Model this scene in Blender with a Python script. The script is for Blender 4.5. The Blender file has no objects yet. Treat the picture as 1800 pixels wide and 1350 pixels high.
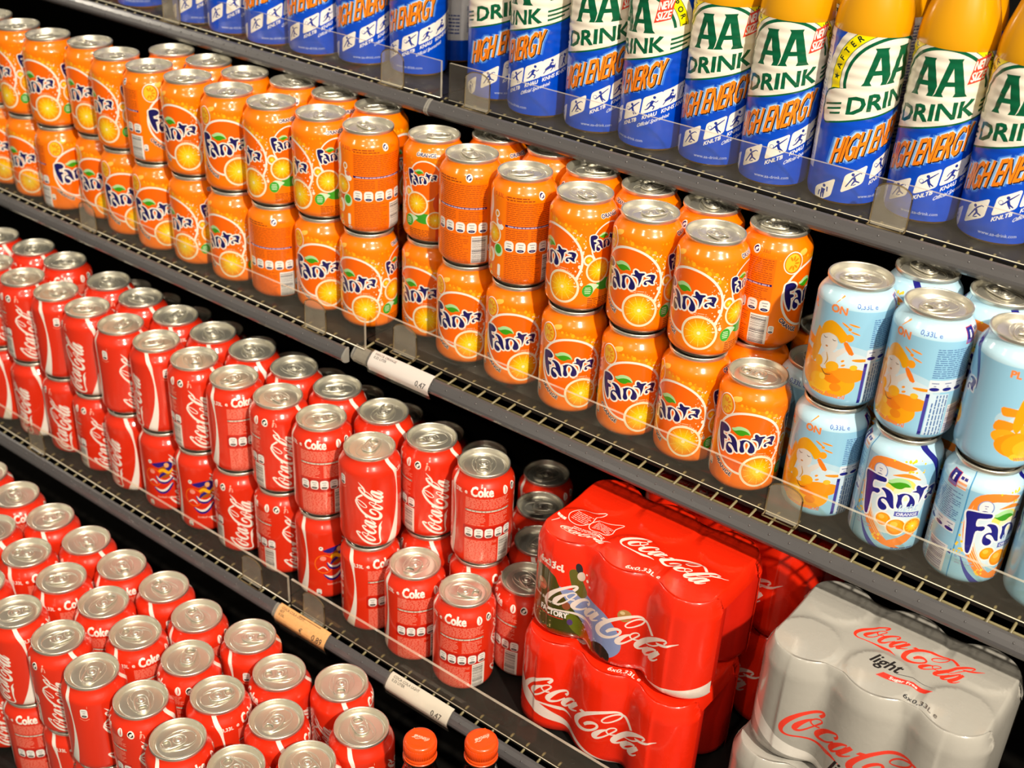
import bpy, bmesh, math, random
import numpy as np
from mathutils import Vector, Matrix
from mathutils.geometry import delaunay_2d_cdt

scene = bpy.context.scene
C = bpy.context.collection
pi = math.pi
MM = 0.001
CAM_Z = 1.600                      # camera height above the shop floor

# ------------------------------------------------------------------ camera
cam_d = bpy.data.cameras.new('camera')
cam = bpy.data.objects.new('camera', cam_d)
C.objects.link(cam)
YAW, PITCH, ROLL = 0.63329, 0.52343, 0.051276
_cy, _sy, _cp, _sp, _cr, _sr = math.cos(YAW), math.sin(YAW), math.cos(PITCH), math.sin(PITCH), math.cos(ROLL), math.sin(ROLL)
_M = (np.array([[_cy, -_sy, 0], [_sy, _cy, 0], [0, 0, 1]]) @ np.array([[1, 0, 0], [0, _cp, _sp], [0, -_sp, _cp]])
      @ np.array([[_cr, 0, -_sr], [0, 1, 0], [_sr, 0, _cr]]))
_R = Matrix(((_M[0, 0], _M[0, 2], -_M[0, 1]), (_M[1, 0], _M[1, 2], -_M[1, 1]), (_M[2, 0], _M[2, 2], -_M[2, 1])))
cam.matrix_world = Matrix.Translation((0, 0, CAM_Z)) @ _R.to_4x4()
cam_d.sensor_width = 36.0
cam_d.lens = 2168.69 / 1800 * 36.0
cam_d.clip_start = 0.05
cam_d.dof.use_dof = True
cam_d.dof.focus_distance = 1.13
cam_d.dof.aperture_fstop = 7.0
scene.camera = cam

# ------------------------------------------------------------------ light and exposure
scene.view_settings.view_transform = 'Standard'
scene.view_settings.look = 'None'
scene.view_settings.exposure = 0.0
scene.view_settings.gamma = 1.0
scene.view_settings.use_curve_mapping = False

world = bpy.data.worlds.new('shop_ambience')
scene.world = world
world.use_nodes = True
wn = world.node_tree.nodes['Background']
wn.inputs[0].default_value = (1.0, 0.86, 0.66, 1)
wn.inputs[1].default_value = 0.13

def lamp(name, az, el, dist, watts, size, col, spot=None):
    """a ceiling lamp of the shop, aimed at the middle of the shelves"""
    tgt = Vector((-0.62, 0.93, 1.02))
    a, e = math.radians(az), math.radians(el)
    p = tgt + dist * Vector((math.sin(a) * math.cos(e), -math.cos(a) * math.cos(e), math.sin(e)))
    d = bpy.data.lights.new(name, 'AREA')
    d.shape = 'DISK'; d.size = size; d.energy = watts; d.color = col
    o = bpy.data.objects.new(name, d); C.objects.link(o)
    o.location = p
    o.rotation_euler = (tgt - p).to_track_quat('-Z', 'Y').to_euler()
    return o
WARM = (1.0, 0.90, 0.74)
lamp('ceiling_spot_key', 58, 40, 4.6, 248, 0.15, WARM)
lamp('ceiling_spot_aisle', -78, 30, 4.5, 24, 0.09, WARM)
lamp('ceiling_spot_front', 12, 46, 3.6, 20, 0.08, WARM)
lamp('ceiling_spot_right', 82, 40, 4.0, 18, 0.08, WARM)
lamp('ceiling_spot_near', 40, 58, 3.0, 10, 0.06, WARM)
lamp('ceiling_spot_far', -30, 40, 5.2, 18, 0.09, WARM)
lamp('ceiling_spot_side', 70, 56, 3.4, 10, 0.06, WARM)
lamp('ceiling_spot_door', 33, 33, 6.5, 30, 0.1, WARM)

# ------------------------------------------------------------------ small helpers
def s2l(c):
    return tuple(((v / 255) / 12.92 if v / 255 <= 0.04045 else ((v / 255 + 0.055) / 1.055) ** 2.4) for v in c)

def principled(name, col, rough=0.4, metal=0.0, spec=0.5, coat=0.0, **kw):
    m = bpy.data.materials.new(name); m.use_nodes = True
    b = m.node_tree.nodes['Principled BSDF']
    b.inputs['Base Color'].default_value = (*s2l(col), 1)
    b.inputs['Roughness'].default_value = rough
    b.inputs['Metallic'].default_value = metal
    b.inputs['Specular IOR Level'].default_value = spec
    b.inputs['Coat Weight'].default_value = coat
    b.inputs['Coat Roughness'].default_value = kw.pop('coat_rough', 0.09)
    for k, v in kw.items():
        b.inputs[k.replace('_', ' ')].default_value = v
    return m

def noise_rough(m, scale, lo, hi, bump=0.0):
    """procedural variation of gloss (and a little relief)"""
    nt = m.node_tree; b = nt.nodes['Principled BSDF']
    tc = nt.nodes.new('ShaderNodeTexCoord'); n = nt.nodes.new('ShaderNodeTexNoise'); r = nt.nodes.new('ShaderNodeMapRange')
    n.inputs['Scale'].default_value = scale; n.inputs['Detail'].default_value = 4
    r.inputs['To Min'].default_value = lo; r.inputs['To Max'].default_value = hi
    nt.links.new(tc.outputs['Object'], n.inputs['Vector']); nt.links.new(n.outputs['Fac'], r.inputs['Value'])
    nt.links.new(r.outputs['Result'], b.inputs['Roughness'])
    if bump:
        bp = nt.nodes.new('ShaderNodeBump'); bp.inputs['Strength'].default_value = bump; bp.inputs['Distance'].default_value = 0.001
        nt.links.new(n.outputs['Fac'], bp.inputs['Height']); nt.links.new(bp.outputs['Normal'], b.inputs['Normal'])
    return m

def print_mat(name, rough, spec=0.5, metal=0.0, coat=0.0, bump=0.0, bscale=60, cr=0.15):
    """printed surface: the ink colours live in the mesh as a face attribute"""
    m = principled(name, (255, 255, 255), rough, metal, spec, coat, coat_rough=cr)
    nt = m.node_tree; b = nt.nodes['Principled BSDF']
    a = nt.nodes.new('ShaderNodeAttribute'); a.attribute_name = 'ink'
    nt.links.new(a.outputs['Color'], b.inputs['Base Color'])
    if bump:
        noise_rough(m, bscale, rough * 0.8, rough * 1.2, bump)
    return m

def clear_mat(name, haze, tint=(250, 246, 235), rough=0.04):
    """clear acrylic: passes light straight, with a Fresnel gloss and pale diffuse colour painting in the reflected haze"""
    m = bpy.data.materials.new(name); m.use_nodes = True
    nt = m.node_tree; nt.nodes.clear()
    out = nt.nodes.new('ShaderNodeOutputMaterial'); tr = nt.nodes.new('ShaderNodeBsdfTransparent')
    gl = nt.nodes.new('ShaderNodeBsdfGlossy'); df = nt.nodes.new('ShaderNodeBsdfDiffuse')
    fr = nt.nodes.new('ShaderNodeFresnel'); m1 = nt.nodes.new('ShaderNodeMixShader'); m2 = nt.nodes.new('ShaderNodeMixShader')
    tr.inputs[0].default_value = (*s2l(tint), 1); gl.inputs['Roughness'].default_value = rough
    df.inputs[0].default_value = (*s2l((225, 215, 195)), 1); fr.inputs['IOR'].default_value = 1.4  # pale diffuse stands in for bright surroundings mirrored in the plastic
    tc = nt.nodes.new('ShaderNodeTexCoord'); n = nt.nodes.new('ShaderNodeTexNoise'); mr = nt.nodes.new('ShaderNodeMapRange')
    n.inputs['Scale'].default_value = 45; n.inputs['Detail'].default_value = 5
    mr.inputs['To Min'].default_value = haze * 0.5; mr.inputs['To Max'].default_value = haze * 1.5
    nt.links.new(tc.outputs['Object'], n.inputs['Vector']); nt.links.new(n.outputs['Fac'], mr.inputs['Value'])
    geo = nt.nodes.new('ShaderNodeNewGeometry'); inv = nt.nodes.new('ShaderNodeMath'); inv.operation = 'SUBTRACT'; inv.inputs[0].default_value = 1.0
    h2 = nt.nodes.new('ShaderNodeMath'); h2.operation = 'MULTIPLY'; f2 = nt.nodes.new('ShaderNodeMath'); f2.operation = 'MULTIPLY'
    nt.links.new(geo.outputs['Backfacing'], inv.inputs[1])              # only the outer face of each wall reflects; no reflection from inside the sheet
    nt.links.new(mr.outputs['Result'], h2.inputs[0]); nt.links.new(inv.outputs[0], h2.inputs[1])
    nt.links.new(fr.outputs[0], f2.inputs[0]); nt.links.new(inv.outputs[0], f2.inputs[1])
    nt.links.new(h2.outputs[0], m1.inputs[0]); nt.links.new(tr.outputs[0], m1.inputs[1]); nt.links.new(df.outputs[0], m1.inputs[2])
    nt.links.new(f2.outputs[0], m2.inputs[0]); nt.links.new(m1.outputs[0], m2.inputs[1]); nt.links.new(gl.outputs[0], m2.inputs[2])
    nt.links.new(m2.outputs[0], out.inputs[0])
    return m

M_PRINT = print_mat('printed_aluminium', 0.38, 0.2, 0.0, 1.0, cr=0.15)
M_LABEL = print_mat('printed_plastic_label', 0.30, 0.4, 0.0, 0.35)
M_FILM = print_mat('printed_shrink_film', 0.26, 0.45, 0.0, 0.8, 0.3, 90, 0.1)
M_PAPER = print_mat('printed_paper', 0.5, 0.35)
M_CAPP = print_mat('printed_cap', 0.25, 0.5, 0.0, 0.3)
M_ALU = noise_rough(principled('brushed_aluminium', (232, 228, 214), 0.34, 0.86, 0.5), 120, 0.28, 0.40)
M_BASE = principled('can_base_metal', (170, 160, 140), 0.3, 1.0)
M_DECK = noise_rough(principled('black_shelf_sheet', (17, 15, 13), 0.5, 0.0, 0.3), 90, 0.45, 0.7, 0.15)
M_BLACK = noise_rough(principled('matt_black_panel', (7, 6, 6), 0.85, 0.0, 0.15), 25, 0.75, 0.95)
M_WIRE = noise_rough(principled('cream_coated_wire', (122, 112, 78), 0.4, 0.0, 0.4), 60, 0.28, 0.42)
M_RAIL = noise_rough(principled('grey_price_rail', (80, 78, 79), 0.25, 0.0, 0.5, 0.5), 50, 0.22, 0.36)
M_RAILEND = principled('pale_rail_end', (140, 137, 130), 0.3)
M_CLEAR = clear_mat('clear_acrylic', 0.055, (254, 253, 250))
M_CLEARB = clear_mat('clear_acrylic_back', 0.0, (254, 253, 250))
M_CLIP = clear_mat('clear_clip_plastic', 0.24, (250, 248, 242), 0.12)
M_EDGE = clear_mat('polished_acrylic_edge', 0.45, (236, 232, 214), 0.1)
M_EDGEGLOW = principled('acrylic_edge_glow', (226, 218, 196), 0.2, 0.0, 0.6, 0.3)  # opaque pale colour paints the glow along the guard's bottom edge
M_JUICE = principled('orange_drink', (220, 154, 2), 0.3, 0.0, 0.4, 1.0, coat_rough=0.1)
M_COLA = principled('dark_cola_bottle', (22, 9, 5), 0.05, 0.0, 0.6, 0.6)
M_CAP = principled('orange_red_cap', (238, 78, 16), 0.28, 0.0, 0.5, 0.2)
M_WCAP = principled('white_cap', (235, 235, 230), 0.35)
M_BRKT = noise_rough(principled('dark_bracket_paint', (52, 50, 47), 0.45), 60, 0.38, 0.55)
M_DARKWIRE = principled('dark_basket_wire', (48, 50, 40), 0.35, 0.4)
M_FLOOR = noise_rough(principled('shop_floor_tile', (96, 90, 82), 0.35), 8, 0.25, 0.5)

def link(name, me, mats, parent=None, loc=None, rz=0.0):
    o = bpy.data.objects.new(name, me); C.objects.link(o)
    for m in (mats if isinstance(mats, (list, tuple)) else [mats]):
        if m.name not in [x.name for x in me.materials if x]:
            me.materials.append(m)
    if parent is not None: o.parent = parent
    if loc is not None: o.location = loc
    o.rotation_euler.z = rz
    return o

def empty(name, loc, rz=0.0):
    o = bpy.data.objects.new(name, None); C.objects.link(o)
    o.empty_display_size = 0.02
    o.location = loc; o.rotation_euler.z = rz
    return o

def tag(o, label, cat, group=None):
    o['label'] = label; o['category'] = cat
    if group: o['group'] = group
    return o

def structure(o, label=None):
    o['kind'] = 'structure'
    if label: o['label'] = label
    return o

class MB:
    """collects simple shapes (millimetres) into one mesh"""
    def __init__(s): s.v = []; s.f = []; s.mi = []; s.sm = []
    def _add(s, vs, fs, mi=0, smooth=False):
        n = len(s.v); s.v += [tuple(v) for v in vs]
        for f in fs: s.f.append(tuple(i + n for i in f)); s.mi.append(mi); s.sm.append(smooth)
    def box(s, x0, x1, y0, y1, z0, z1, mi=0, b=0.0):
        if b <= 0:
            vs = [(x, y, z) for z in (z0, z1) for y in (y0, y1) for x in (x0, x1)]
            s._add(vs, [(0, 2, 3, 1), (4, 5, 7, 6), (0, 1, 5, 4), (2, 6, 7, 3), (0, 4, 6, 2), (1, 3, 7, 5)], mi); return
        bm = bmesh.new(); bmesh.ops.create_cube(bm, size=1)
        for v in bm.verts:
            v.co = ((x0 + x1) / 2 + v.co.x * (x1 - x0), (y0 + y1) / 2 + v.co.y * (y1 - y0), (z0 + z1) / 2 + v.co.z * (z1 - z0))
        bmesh.ops.bevel(bm, geom=bm.edges[:], offset=b, segments=2, profile=0.5, affect='EDGES')
        bm.verts.index_update()
        s._add([v.co[:] for v in bm.verts], [[v.index for v in f.verts] for f in bm.faces], mi); bm.free()
    def lathe(s, prof, n=48, mi=0, cx=0, cy=0, cz=0, smooth=True, close_top=False, close_bot=False):
        base = len(prof); vs = []; fs = []
        for k in range(n):
            a = 2 * pi * k / n
            vs += [(cx + r * math.cos(a), cy + r * math.sin(a), cz + z) for r, z in prof]
        for k in range(n):
            k2 = (k + 1) % n
            for i in range(base - 1):
                fs.append((k * base + i, k2 * base + i, k2 * base + i + 1, k * base + i + 1))
        if close_top: fs.append([k * base + base - 1 for k in range(n)])
        if close_bot: fs.append([k * base for k in range(n)][::-1])
        s._add(vs, fs, mi, smooth)
    def prism(s, prof, x0, x1, mi=0, smooth=False, caps=True):
        """closed (y,z) profile swept along x; profile counter-clockwise seen from +x"""
        n = len(prof)
        vs = [(x0, y, z) for y, z in prof] + [(x1, y, z) for y, z in prof]
        fs = [(i, n + i, n + (i + 1) % n, (i + 1) % n)[::-1] for i in range(n)]
        s._add(vs, fs, mi, smooth)
        if caps: s._add(vs, [list(range(n))[::-1], [n + i for i in range(n)]], mi)
    def tube(s, pts, r, n=8, closed=False, mi=0):
        pts = [Vector(p) for p in pts]; m = len(pts); vs = []; fs = []
        for i, p in enumerate(pts):
            a = pts[(i - 1) % m] if closed or i > 0 else p
            b = pts[(i + 1) % m] if closed or i < m - 1 else p
            t = (b - a).normalized()
            up = Vector((0, 0, 1)) if abs(t.z) < 0.9 else Vector((1, 0, 0))
            e1 = t.cross(up).normalized(); e2 = e1.cross(t)
            rr = r[i] if isinstance(r, (list, tuple)) else r
            vs += [p + rr * (math.cos(2 * pi * k / n) * e1 + math.sin(2 * pi * k / n) * e2) for k in range(n)]
        for i in range(m if closed else m - 1):
            j = (i + 1) % m
            for k in range(n):
                k2 = (k + 1) % n
                fs.append((i * n + k, i * n + k2, j * n + k2, j * n + k))
        if not closed:
            fs.append(list(range(n))[::-1]); fs.append([(m - 1) * n + k for k in range(n)])
        s._add(vs, fs, mi, True)
    def mesh(s, name, scale=MM):
        me = bpy.data.meshes.new(name)
        me.from_pydata([(x * scale, y * scale, z * scale) for x, y, z in s.v], [], s.f)
        me.polygons.foreach_set('material_index', s.mi)
        me.polygons.foreach_set('use_smooth', s.sm)
        me.update()
        return me
    def build(s, name, mats, parent=None, loc=None, rz=0.0):
        return link(name, s.mesh(name), mats, parent, loc, rz)

# ------------------------------------------------------------------ flat artwork -> coloured mesh
def catmull(P, closed=False, k=5):
    P = np.asarray(P, float); n = len(P); out = []
    for i in range(n if closed else n - 1):
        if closed: p0, p1, p2, p3 = P[(i - 1) % n], P[i], P[(i + 1) % n], P[(i + 2) % n]
        else: p0, p1, p2, p3 = P[max(i - 1, 0)], P[i], P[i + 1], P[min(i + 2, n - 1)]
        for j in range(k):
            t = j / k
            out.append(0.5 * (2 * p1 + (p2 - p0) * t + (2 * p0 - 5 * p1 + 4 * p2 - p3) * t * t + (3 * p1 - p0 - 3 * p2 + p3) * t ** 3))
    if not closed: out.append(P[-1])
    return np.array(out)

def ribbon(P, closed=False, k=4, smooth=True):
    """points (x, y, width) -> outline loops of a brush stroke of varying width"""
    P = np.asarray(P, float)
    if smooth: P = catmull(P, closed, k)
    xy, w = P[:, :2], P[:, 2] / 2
    if closed: t = np.roll(xy, -1, 0) - np.roll(xy, 1, 0)
    else: t = np.gradient(xy, axis=0)
    t /= np.linalg.norm(t, axis=1)[:, None] + 1e-9
    nrm = np.stack([-t[:, 1], t[:, 0]], 1)
    a, b = xy + nrm * w[:, None], xy - nrm * w[:, None]
    if closed: return [a, b[::-1]]
    return [np.concatenate([a, b[::-1]])]

def ellipse(cx, cy, rx, ry, n=28, rot=0.0):
    a = np.linspace(0, 2 * pi, n, endpoint=False)
    x, y = rx * np.cos(a), ry * np.sin(a)
    return np.stack([cx + x * math.cos(rot) - y * math.sin(rot), cy + x * math.sin(rot) + y * math.cos(rot)], 1)

def rrect(x0, x1, y0, y1, r, n=3):
    out = []
    for cx, cy, a0 in ((x1 - r, y1 - r, 0), (x0 + r, y1 - r, 90), (x0 + r, y0 + r, 180), (x1 - r, y0 + r, 270)):
        for k in range(n + 1):
            a = math.radians(a0 + 90 * k / n); out.append((cx + r * math.cos(a), cy + r * math.sin(a)))
    return np.array(out)

_glyphs = {}
def text_loops(body, res=2):
    """outline loops of a line of text in the built-in font; capital height 1, starts at x = 0"""
    if body in _glyphs: return _glyphs[body]
    cu = bpy.data.curves.new('t', 'FONT'); cu.body = body; cu.size = 1.0; cu.resolution_u = res; cu.fill_mode = 'NONE'
    o = bpy.data.objects.new('t', cu); C.objects.link(o)
    dg = bpy.context.evaluated_depsgraph_get()
    me = bpy.data.meshes.new_from_object(o.evaluated_get(dg))
    co = np.array([v.co[:2] for v in me.vertices]).reshape(-1, 2)
    nxt = {}
    for e in me.edges: nxt.setdefault(e.vertices[0], []).append(e.vertices[1]); nxt.setdefault(e.vertices[1], []).append(e.vertices[0])
    seen = set(); loops = []
    for s in range(len(co)):
        if s in seen or s not in nxt: continue
        loop = [s]; seen.add(s); cur = s
        while True:
            c = [x for x in sorted(nxt[cur]) if x not in seen]
            if not c: break
            cur = c[0]; seen.add(cur); loop.append(cur)
        if len(loop) > 2: loops.append(co[loop])
    bpy.data.objects.remove(o); bpy.data.curves.remove(cu); bpy.data.meshes.remove(me)
    _glyphs[body] = loops
    return loops
_cap = max(l[:, 1].max() for l in text_loops('H'))

def winding(P, L):
    w = np.zeros(len(P), int)
    a, b = L, np.roll(L, -1, 0)
    step = max(1, 3000000 // max(len(L), 1))
    for s in range(0, len(P), step):
        x, y = P[s:s + step, 0][:, None], P[s:s + step, 1][:, None]
        left = (b[:, 0] - a[:, 0]) * (y - a[:, 1]) - (x - a[:, 0]) * (b[:, 1] - a[:, 1])
        up = (a[:, 1] <= y) & (b[:, 1] > y) & (left > 0)
        dn = (a[:, 1] > y) & (b[:, 1] <= y) & (left < 0)
        w[s:s + step] = up.sum(1) - dn.sum(1)
    return w

class Art:
    """painter's-order flat artwork in millimetres on a W x H sheet (x wraps round when periodic)"""
    def __init__(s, W, H, bg, periodic=True):
        s.W, s.H, s.bg, s.per, s.L = W, H, bg, periodic, []
    def add(s, loops, col, evenodd=False):
        loops = [np.asarray(l, float) for l in loops]
        s.L.append((loops, col, evenodd))
        if s.per:
            lo = min(l[:, 0].min() for l in loops); hi = max(l[:, 0].max() for l in loops)
            if lo < 0: s.L.append(([l + [s.W, 0] for l in loops], col, evenodd))
            if hi > s.W: s.L.append(([l - [s.W, 0] for l in loops], col, evenodd))
    def poly(s, P, col, smooth=0): s.add([catmull(P, True, smooth) if smooth else P], col)
    def rect(s, x0, x1, y0, y1, col): s.add([[(x0, y0), (x1, y0), (x1, y1), (x0, y1)]], col)
    def ell(s, cx, cy, rx, ry, col, n=28, rot=0.0): s.add([ellipse(cx, cy, rx, ry, n, rot)], col)
    def ring(s, cx, cy, rx, ry, w, col, n=44): s.add([ellipse(cx, cy, rx, ry, n), ellipse(cx, cy, rx - w, ry - w, n)[::-1]], col)
    def stroke(s, P, col, closed=False, k=4, smooth=True, w=None):
        if w is not None: P = [(p[0], p[1], w) for p in P]
        s.add(ribbon(P, closed, k, smooth), col)
    def text(s, body, x, y, h, col, wx=1.0, align='c', xf=None, bold=0.0, slant=0.0, halo=None):
        loops = [l / _cap for l in text_loops(body)]
        lo = min(l[:, 0].min() for l in loops); hi = max(l[:, 0].max() for l in loops)
        off = {'c': (lo + hi) / 2, 'l': lo, 'r': hi}[align]
        out = []
        for l in loops:
            p = (l - [off, 0]) * [h * wx, h]; p[:, 0] += p[:, 1] * slant
            p = p + [x, y]
            out.append(np.array([xf(*q) for q in p]) if xf else p)
        if halo:
            for p in out: s.stroke(p, halo[0], True, 1, False, halo[1])
        s.add(out, col)
        if bold:
            for p in out: s.stroke(p, col, True, 1, False, bold)
    def para(s, x0, x1, y0, y1, lines, col, seed=1, fill=0.5, xf=None, lo=2.0, hi=6.5):
        """small print too fine to read: broken lines of ink"""
        rnd = random.Random(seed); lh = (y1 - y0) / lines
        for i in range(lines):
            y = y1 - (i + 1) * lh; x = x0; end = x1 - (rnd.random() * 0.25 * (x1 - x0) if rnd.random() < 0.25 else 0)
            while x < end - 0.8:
                w = min(rnd.uniform(lo, hi), end - x)
                q = [(x, y), (x + w, y), (x + w, y + lh * fill), (x, y + lh * fill)]
                s.add([[xf(*p) for p in q] if xf else q], col); x += w + rnd.uniform(0.5, 1.0)
    def barcode(s, x0, x1, y0, y1, horizontal=True, seed=3, white=(240, 236, 230), ink=(30, 26, 50)):
        s.rect(x0, x1, y0, y1, white); rnd = random.Random(seed)
        a, b = (y0 + 1, y1 - 1) if horizontal else (x0 + 1, x1 - 1); t = a
        while t < b - 0.6:
            w = rnd.choice((0.35, 0.5, 0.8))
            if horizontal: s.rect(x0 + 0.6, x1 - 2.2, t, t + w, ink)
            else: s.rect(t, t + w, y0 + 1.4, y1 - 0.6, ink)
            t += w + rnd.choice((0.4, 0.6, 0.9))
    def gda(s, x, y, w, h, ink):
        s.add([rrect(x - w / 2, x + w / 2, y - h / 2, y + h / 2, w * 0.34)], (240, 238, 232))
        s.ell(x, y - h * 0.31, w * 0.36, h * 0.13, ink, 14)
        s.rect(x - w * .28, x + w * .28, y + h * .22, y + h * .28, (130, 126, 132)); s.rect(x - w * .16, x + w * .2, y - h * .02, y + h * .05, (130, 126, 132))
        s.rect(x - w * .16, x + w * .16, y - h * .32, y - h * .29, (200, 198, 204))
    def mesh(s, name, mapf, xs, ys, extra=None):
        """triangulates the sheet along every outline and wraps it with mapf(x, y) -> points, normals"""
        V = []; E = []
        def loop(l):
            n = len(V); V.extend(map(tuple, np.round(l, 3))); m = len(l)
            E.extend((n + i, n + (i + 1) % m) for i in range(m))
        def seg(a, b):
            n = len(V); V.extend((a, b)); E.append((n, n + 1))
        loop(np.array([(0, 0), (s.W, 0), (s.W, s.H), (0, s.H)]))
        for x in xs: seg((x, 0), (x, s.H))
        for y in ys: seg((0, y), (s.W, y))
        for loops, _, _ in s.L:
            for l in loops: loop(l)
        vs, _, fs = delaunay_2d_cdt([Vector(v) for v in V], E, [], 0, 1e-4, False)[:3]
        vs = np.array([v[:] for v in vs]); fs = np.array([f for f in fs if len(f) == 3])
        cen = vs[fs].mean(1)
        ok = (cen[:, 0] > 1e-4) & (cen[:, 0] < s.W - 1e-4) & (cen[:, 1] > 1e-4) & (cen[:, 1] < s.H - 1e-4)
        a, b, c = vs[fs[:, 0]], vs[fs[:, 1]], vs[fs[:, 2]]
        area = (b[:, 0] - a[:, 0]) * (c[:, 1] - a[:, 1]) - (b[:, 1] - a[:, 1]) * (c[:, 0] - a[:, 0])
        fs[area < 0] = fs[area < 0][:, ::-1]
        ok &= np.abs(area) > 1e-7
        fs, cen = fs[ok], cen[ok]
        col = np.tile(np.array(s2l(s.bg)), (len(fs), 1))
        for loops, c, eo in s.L:
            lo = np.min([l.min(0) for l in loops], 0); hi = np.max([l.max(0) for l in loops], 0)
            idx = np.where((cen[:, 0] >= lo[0]) & (cen[:, 0] <= hi[0]) & (cen[:, 1] >= lo[1]) & (cen[:, 1] <= hi[1]))[0]
            if len(idx) == 0: continue
            w = sum(winding(cen[idx], l) for l in loops)
            col[idx[(w % 2 != 0) if eo else (w != 0)]] = s2l(c)
        used = np.unique(fs); re = np.zeros(len(vs), int); re[used] = np.arange(len(used))
        P, N = mapf(vs[used, 0], vs[used, 1])
        fs = re[fs]
        nv, nf = len(P), len(fs)
        faces = [tuple(map(int, f)) for f in fs]; P = [tuple(p) for p in P * MM]; N = [tuple(n) for n in N]
        mi = [0] * nf
        if extra is not None:                    # further geometry of the same part (MB), second material slot
            for v in extra.v: P.append(tuple(q * MM for q in v)); N.append((0, 0, 0))
            faces += [tuple(i + nv for i in f) for f in extra.f]; mi += [m + 1 for m in extra.mi]
        me = bpy.data.meshes.new(name)
        me.from_pydata(P, [], faces)
        at = me.attributes.new('ink', 'FLOAT_COLOR', 'FACE')
        full = np.ones((len(faces), 4)); full[:nf, :3] = col; full[nf:, :3] = 0.6
        at.data.foreach_set('color', full.ravel())
        me.polygons.foreach_set('material_index', mi)
        me.polygons.foreach_set('use_smooth', [True] * len(faces))
        me.update()
        me.normals_split_custom_set_from_vertices(N)
        return me

# ------------------------------------------------------------------ lettering traced by brush strokes
_CC = [
 [(435,195,30),(462,170,28),(462,142,22),(426,128,26),(350,130,32),(270,150,40),(200,200,48),(158,270,48),(155,335,36),(180,385,26),(230,425,18),(310,460,16),(400,510,22),(470,555,30),(535,600,44),(575,622,40),(612,645,30),(660,690,15),(705,742,2)],
 [(545,605,30),(562,622,18),(562,645,2)],
 [(385,228,14),(330,242,34),(278,282,52),(262,330,44),(300,365,22),(360,350,14),(430,300,14),(466,260,14),(440,228,13),(400,225,13),(372,245,13),(385,290,12),(420,325,14),(455,335,16)],
 [(608,402,28),(632,382,20),(622,345,18),(580,337,24),(520,348,36),(462,390,52),(442,430,50),(465,475,34),(520,490,20),(560,480,14),(605,450,10)],
 [(732,452,16),(680,447,26),(620,487,44),(590,535,46),(602,570,28),(640,560,14),(690,520,12),(732,472,14)],
 [(770,475,38),(710,535,44),(665,578,44),(690,600,24),(740,595,12),(775,580,6)],
 [(890,742,24),(930,712,36),(985,705,34),(1027,735,26),(1027,780,22),(980,815,22),(910,825,32),(840,800,52),(792,750,62),(785,690,58),(830,620,48),(910,570,42),(1010,550,36),(1110,555,32),(1190,572,22),(1240,605,16),(1245,642,14),(1215,682,14),(1150,710,12),(1092,705,12),(1070,670,12),(1100,632,14),(1160,610,14),(1220,612,18),(1270,635,26),(1310,690,32),(1345,750,36),(1372,802,36)],
 [(1122,822,14),(1070,832,36),(1018,880,54),(1010,920,44),(1050,940,24),(1110,920,14),(1180,872,14),(1210,838,13),(1190,810,13),(1150,806,13),(1122,830,12),(1132,875,12),(1165,908,14),(1205,920,12)],
 [(1522,885,12),(1546,858,16),(1530,835,22),(1480,826,32),(1420,835,42),(1335,870,50),(1250,930,58),(1195,985,58),(1190,1030,36),(1230,1045,20),(1280,1022,12),(1335,985,10)],
 [(1430,882,10),(1480,903,28),(1550,916,26),(1610,912,14),(1660,904,2)],
 [(1285,932,8),(1330,946,10),(1400,940,12),(1468,905,12)],
 [(1445,992,16),(1390,992,28),(1312,1030,46),(1278,1080,46),(1298,1110,28),(1345,1098,14),(1402,1050,12),(1445,1008,14)],
 [(1478,1015,38),(1420,1075,46),(1368,1128,48),(1388,1155,28),(1432,1150,14),(1472,1118,6)],
]
def _rect_cc(px, py): return px / 8.7, (.60 * px - py) / 9.6
CC_LOOPS = []
for st in _CC:
    P = [(*_rect_cc(a, b), (w + 4) / 9.1) for a, b, w in st]
    CC_LOOPS += ribbon(P, False, 3)
CC_LOOPS.append(np.array([_rect_cc(a, b) for a, b in ((812, 548), (842, 522), (886, 546), (856, 572))]))
_lo = np.min([l.min(0) for l in CC_LOOPS], 0); _hi = np.max([l.max(0) for l in CC_LOOPS], 0)
CC_LOOPS = [(l - _lo) / (_hi[0] - _lo[0]) for l in CC_LOOPS]              # unit width
CC_H = (_hi[1] - _lo[1]) / (_hi[0] - _lo[0])
def script(art, f, col):
    """flowing two-word script; f maps the unit-wide lettering to the sheet"""
    for l in CC_LOOPS: art.add([np.array([f(u, v) for u, v in l])], col)

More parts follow.
